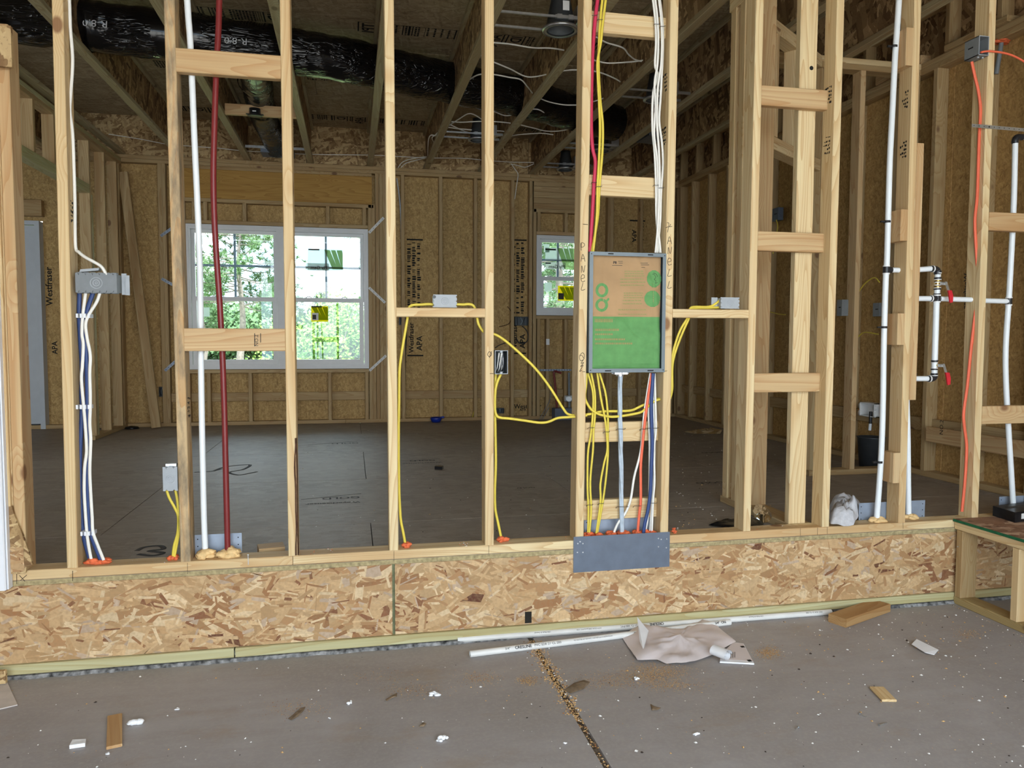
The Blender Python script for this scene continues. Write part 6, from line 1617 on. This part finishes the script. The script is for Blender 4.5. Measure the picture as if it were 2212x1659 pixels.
q = fp([(1980, 1387), (2027, 1406), (2018, 1415), (1998, 1413), (1969, 1397)], ZS + .001)
mb = MB(); mb.prism([p + V((0, 0, (.012, .004, 0, .006, .01)[i])) for i, p in enumerate(q)], (0, 0, .0015)); tag(mb.build('paper_scrap', M['paper']), 'white paper scrap on the slab in front of the wooden step', 'paper')
a, b = P(1894, 1489, 2, ZS), P(1921, 1517, 2, ZS); beam('wood_shim', a + V((0, 0, .006)), b + V((0, 0, .006)), ((b - a).y, -(b - a).x, 0), .052, .009, M['stud'], None); tag(SC.objects['wood_shim'], 'short pale wood shim alone on the slab toward the right', 'wood offcut')
a, b = P(248, 1550, 2, ZS), P(247, 1617, 2, ZS); beam('wood_lath', a + V((0, 0, .006)), b + V((0, 0, .006)), (1, 0, 0), .045, .010, M['stud_red'], None); tag(SC.objects['wood_lath'], 'brown wood strip lying on the slab in the lower left', 'wood offcut')
flat('cardboard_piece', 'grey cardboard flap on the slab at the left edge', 'cardboard', [(0, 1467), (13, 1470), (38, 1524), (0, 1533), (-40, 1530), (-40, 1470)], .004, 'pinkcard')
q0, q1 = P(-30, 1442, 1, -.06), P(16, 1468, 1, -.06)
tag(MB().box((q0.x, -.075, ZS + .012), (q1.x, -.06, ZS + .06)).build('board_offcut', M['osb_rim']), 'brown strand board offcut standing at the left edge of the sill', 'wood offcut')
blobs = [(290, 1568, .030, 'largest white foam chunk beside the brown wood strip'), (938, 1502, .017, 'white foam chunk left of the floor joint below the pipes'), (755, 1520, .012, 'small square white foam bit in the left middle of the slab'), (957, 1601, .018, 'ragged white foam chunk near the bottom of the slab'),
         (1374, 1469, .013, 'pointed white foam bit in the sawdust below the plastic sheet'), (1505, 1588, .012, 'flat white foam bit at the lower right of the floor joint'), (382, 1534, .010, 'thin white foam curl right of the large chunk'), (712, 1553, .006, 'tiny white foam bit near the brown leaf'), (1221, 1607, .007, 'small white foam bit left of the joint near the bottom'), (231, 1630, .008, 'white foam bit in front of the wood strip')]
for u, v, s, lab in blobs: p = P(u, v, 2, ZS); blob('foam_bit', lab, (p.x, p.y, fz_), s * 1.1, s * .8, s * 1.1, 'foam_w', int(u), lumps=6)
flat('foam_strip', 'white ribbed plastic strip left of the brown wood strip', 'scrap', [(157, 1605), (186, 1604), (184, 1613), (150, 1618)], .012, 'foam_w')
for pts, lab in (([(622, 1554), (638, 1541), (652, 1530), (660, 1528), (656, 1536), (644, 1549), (630, 1557)], 'curled brown leaf on the left half of the slab'), ([(832, 1513), (845, 1505), (858, 1498), (857, 1506), (845, 1510), (836, 1516)], 'flat brown leaf shred left of the floor joint'), ([(905, 1571), (914, 1562), (921, 1565), (916, 1571)], 'small brown leaf bit above the ragged foam chunk'),
                 ([(1218, 1492), (1240, 1476), (1262, 1470), (1275, 1474), (1260, 1490), (1232, 1499)], 'thin brown bark piece lying across the floor joint'), ([(1405, 1522), (1415, 1527), (1428, 1530), (1420, 1535), (1408, 1536)], 'brown paper flake right of the floor joint')):
    crumple('debris_leaf', lab, 'leaf', fp(pts, ZS), ZS, .008, 'leafbrown', int(pts[0][0]), sc_=30)
for (u, v, du, dv, lab) in ((1858, 1542, 13, 6, 'bright screw on the slab below the wood shim'), (1900, 1566, 15, -5, 'second screw on the slab, to the right of the first'), (1724, 1571, -5, 3, 'bolt head on the slab left of the two screws')):
    a, b = P(u, v, 2, ZS + .004), P(u + du, v + dv, 2, ZS + .003)
    tag(MB().cyl(a, b, .0018, 8).cyl(a, a + (a - b).normalized() * .003, .0045, 8).build('screw', M['steel']), lab, 'screw')

# loose crumbs, sawdust and joint dirt: more than anyone could count
me_v, me_f, me_c = [], [], []


def crumb(p, s, col, r, h=.6):
    k_ = len(me_v); a_ = r.uniform(0, 6.28); e = r.uniform(.5, 1.0)
    for j in range(4):
        t_ = a_ + j * 1.5708; me_v.append((p.x + math.cos(t_) * s * (1 if j % 2 else e), p.y + math.sin(t_) * s * (1 if j % 2 else e), p.z))
    me_v.append((p.x + r.uniform(-.3, .3) * s, p.y + r.uniform(-.3, .3) * s, p.z + s * h))
    me_f.extend([(k_, k_ + 1, k_ + 4), (k_ + 1, k_ + 2, k_ + 4), (k_ + 2, k_ + 3, k_ + 4), (k_ + 3, k_, k_ + 4)]); me_c.extend([(*col, 1)] * 5)


def flush(name):
    global me_v, me_f, me_c
    me = D.meshes.new(name); me.from_pydata(me_v, [], me_f); me.materials.append(M['crumb']); at = me.color_attributes.new('Col', 'FLOAT_COLOR', 'POINT'); at.data.foreach_set('color', [x for c in me_c for x in c])
    o = D.objects.new(name, me); COL.objects.link(o); me_v, me_f, me_c = [], [], []; return o


r = random.Random(21)
wt = srgb(238, 236, 232, .9); tan = srgb(205, 165, 110, .9); br_ = srgb(150, 105, 65, .9); dk = srgb(60, 48, 42, .9)
for i in range(2000):
    x = r.uniform(-1.2, 3.94); y = r.uniform(-2.4, -.03)
    if r.random() < .45: x = min(3.94, r.gauss(3.3, .6))
    c = r.choice((wt, wt, wt, tan, dk, tan)); s = r.choice((.0015, .002, .002, .003, .003, .0045, .006)) * r.uniform(.7, 1.2); crumb(V((x, y, fz_)), s, c, r)
o = flush('floor_crumbs'); tag(o, 'scattered white and tan crumbs over the garage slab', 'debris', None, 'stuff')
for (u, v, su, sv, n) in ((1420, 1452, 60, 16, 1500), (1330, 1470, 90, 14, 700), (1140, 1470, 20, 8, 350), (1040, 1465, 40, 12, 350), (900, 1490, 60, 12, 300), (1660, 1410, 25, 10, 800), (1450, 1480, 60, 10, 500), (640, 1530, 60, 14, 250), (2090, 1370, 25, 8, 260), (820, 1460, 60, 12, 120)):
    for i in range(n): p = P(r.gauss(u, su * .6), r.gauss(v, sv * .7), 2, fz_); p.z = fz_; crumb(p, r.uniform(.0010, .0026), r.choice((tan, br_, tan, (.50, .34, .17))), r, .5)
o = flush('sawdust'); tag(o, 'tan sawdust drifts on the slab around the plastic sheet', 'sawdust', None, 'stuff')
for i in range(1500):
    y = r.uniform(-2.6, -.05) if r.random() < .5 else r.uniform(-.75, -.05); crumb(V((XJ + r.gauss(0, .010 if y < -.7 else .018), y, ZS - .003 if y < -.7 else fz_ - .001)), r.uniform(.002, .0055), r.choice((tan, br_, (.45, .30, .16), tan, wt if r.random() < .3 else tan)), r)
o = flush('joint_debris'); tag(o, 'wood chips packed into the slab joint', 'debris', None, 'stuff')
for i in range(260):
    p = P(r.choice((r.uniform(640, 1240), r.uniform(1460, 1700), r.uniform(1450, 1560))), r.uniform(920, 1150), 2, .001); crumb(V((p.x, p.y, .0008)), r.uniform(.002, .006), r.choice((wt, tan, wt, dk)), r)
o = flush('house_floor_crumbs'); tag(o, 'pale crumbs scattered over the house subfloor', 'debris', None, 'stuff')
for i in range(90):
    x = r.choice((r.uniform(.9, 1.0), r.uniform(1.52, 1.56), r.uniform(1.9, 2.4), r.uniform(.2, .5), r.uniform(2.6, 3.4))); crumb(V((x, r.uniform(.005, .085), .0382)), r.uniform(.0015, .004), r.choice((wt, tan, (.75, .2, .08))), r)
o = flush('plate_crumbs'); tag(o, 'small chips lying on top of the base plate', 'debris', None, 'stuff')

# ------------------------------------------------------------------ trees and shrubs behind the house


def tuft(vs, fs, c, L_, n, r, up=.35):
    for i in range(n):
        d = V((r.gauss(0, 1), r.gauss(0, 1), r.gauss(0, .8) + up)); d.normalize(); q = d.orthogonal().normalized() * L_ * .045
        k_ = len(vs); vs += [c - q, c + q, c + d * L_ * r.uniform(.7, 1.1)]; fs.append((k_, k_ + 1, k_ + 2))


def make_pine(name, label, loc, H, seed, crown0=.35, R0=2.4, ntuft=520, L_=.34, group='pines beyond the road', nn=22):
    r = random.Random(seed); t = thing(name, label, 'tree', loc, group); loc = V(loc)
    mb = MB(); lean = V((r.uniform(-.4, .4), r.uniform(-.3, .3), 0)); trunk = [loc + lean * (i / 8) ** 2 + V((.12 * math.sin(i * 1.3 + seed), 0, H * i / 8)) for i in range(9)]
    mb.tube(spl(trunk, 3), [max(.03, .17 * (1 - i / 26)) * H / 8 for i in range(25)], 8)
    vs, fs = [], []; nb = int(ntuft / 14)
    for b_ in range(nb):
        f_ = crown0 + (1 - crown0) * ((b_ + r.random()) / nb); s_ = trunk[min(8, int(f_ * 8))].lerp(trunk[min(8, int(f_ * 8) + 1)], f_ * 8 % 1)
        a_ = r.uniform(0, 6.283); rad = R0 * (1.05 - ((f_ - crown0) / (1 - crown0)) ** 1.6 * .85) * r.uniform(.55, 1.1); e = s_ + V((math.cos(a_) * rad, math.sin(a_) * rad, rad * r.uniform(-.05, .4)))
        md = s_.lerp(e, .5) + V((r.uniform(-.2, .2), r.uniform(-.2, .2), -.1 * rad + r.uniform(-.1, .2))); br_p = spl([s_, md, e], 4); mb.tube(br_p, [.035 * (1 - i / (len(br_p) + 1)) * H / 8 for i in range(len(br_p))], 5)
        for k_ in range(14):
            g = r.uniform(.42, 1.02); p = s_.lerp(md, g * 2) if g < .5 else md.lerp(e, g * 2 - 1); tuft(vs, fs, p + V((r.gauss(0, .20), r.gauss(0, .20), r.gauss(.08, .16))) * (R0 / 2.4), L_ * r.uniform(.7, 1.15), nn, r)
    mb.build('trunk', M['trunk'], t); MB().add(vs, fs).build('needles', M['needles'], t); return t


def copy_tree(src, loc, rz, s, label):
    c = src.copy(); COL.objects.link(c); c.location = loc; c.rotation_euler = (0, 0, rz); c.scale = (s, s, s); c['label'] = label
    for ch in src.children: d = ch.copy(); COL.objects.link(d); d.parent = c
    return c


def at(u, y, z=-.75): p = P(u, 700, 1, y); return V((p.x, y, z))


pA = make_pine('pine_tree', 'full pine filling the left half of the twin window', at(520, 44), 10.6, 5, .33, 4.2, 860, .52)
pB = make_pine('pine_tree', 'tall pine mostly hidden right of the twin window, its branches in the upper right pane', at(845, 20), 9.6, 8, .42, 3.9, 620, .38)
pC = make_pine('pine_tree', 'slim pine with a thin pale trunk at the left edge of the twin window', at(442, 52), 6.4, 12, .35, 2.0, 320, .45)
i = 0
for (u, y, s, src) in ((655, 74, .62, pC), (700, 70, .55, pA), (735, 62, .42, pA), (785, 60, .60, pC), (595, 84, .75, pA), (410, 88, .8, pA), (470, 95, .85, pC), (640, 96, .66, pA), (560, 100, .9, pC), (690, 92, .62, pC), (760, 98, .62, pA), (830, 80, .8, pA)):
    i += 1; copy_tree(src, at(u, y), i * 1.7, s, f'distant pine {("left of", "behind", "right of")[i % 3]} the twin window mullion, {("smallest", "short", "slim", "bushy", "broad", "low", "dark", "open", "high", "thin", "wide", "far")[i - 1]} one of the row')
pD = make_pine('pine_tree', 'pine close behind the small window', at(1215, 16), 7.6, 19, .25, 2.6, 520, .30)
copy_tree(pD, at(1290, 24), 2.1, 1.15, 'pine behind the right side of the small window'); copy_tree(pC, at(1190, 40), 1.1, 1.2, 'slim pine far behind the small window')


def make_shrub(label, loc, rx, rz, seed, n=5200, L_=.085, name='shrub', mat='leaves', group=None):
    r = random.Random(seed); loc = V(loc); t = thing(name, label, 'shrub', loc, group); mb = MB(); vs, fs = [], []
    for b_ in range(26):
        a_ = r.uniform(0, 6.283); q = math.sqrt(r.random()); e = loc + V((math.cos(a_) * rx * q, math.sin(a_) * rx * q, rz * (1.05 - .55 * q * q) * r.uniform(.8, 1.05))); mb.tube(spl([loc, loc.lerp(e, .5) + V((0, 0, rz * .12)), e], 3), [.02, .018, .015, .012, .010, .008, .004], 5)
        for k_ in range(n // 26):
            g = r.uniform(.25, 1.05); p = loc.lerp(e, g) + V((r.gauss(0, .17), r.gauss(0, .17), r.gauss(0, .15))) * rx / 1.2; d = V((r.gauss(0, 1), r.gauss(0, 1), r.gauss(.2, .6))).normalized(); w_ = d.orthogonal().normalized() * L_ * .38; l2 = L_ * r.uniform(.7, 1.2)
            k0 = len(vs); vs += [p, p + d * l2 * .5 + w_, p + d * l2, p + d * l2 * .5 - w_]; fs.append((k0, k0 + 1, k0 + 2, k0 + 3))
    mb.build('stems', M['trunk'], t); MB().add(vs, fs).build('foliage', M[mat], t); return t


make_shrub('bright green leafy shrub in the lower right of the twin window', at(715, 15.5), 1.45, 2.75, 3, 9000, .10)
make_shrub('low yellow-green shrub behind the middle of the twin window', at(590, 18), .9, 1.15, 4, 4200, .09)
make_shrub('bright shrub filling the lower pane of the small window', at(1215, 11), 1.3, 1.75, 6, 6000, .075)

# round ink mark and nail on the first stud of the middle wall
p = P(1753, 147, 1, .0905); MB().cyl((p.x, .0905, p.z), (p.x, .092, p.z), .010, 16).build('ink_mark', M['ink'], wm)

tl = make_shrub('rounded dark understory bush far behind the left part of the twin window', at(470, 58), 3.2, 4.2, 17, 5200, .34, 'understory_bush', 'needles', 'understory bushes beyond the road')
for k_, (u, y, s) in enumerate(((430, 62, .9), (520, 70, 1.1), (560, 60, .75), (610, 66, 1.0), (660, 62, .8), (710, 70, 1.1), (760, 64, .9), (800, 72, 1.0), (385, 74, 1.2), (1180, 60, .9), (1240, 66, 1.1))):
    copy_tree(tl, at(u, y), k_ * 1.1, s, f'{("pale", "broad", "low", "tall", "small", "wide", "dark", "last", "first", "shady", "distant")[k_]} understory bush far behind the {"small" if u > 1000 else "twin"} window, in the row under the pines')
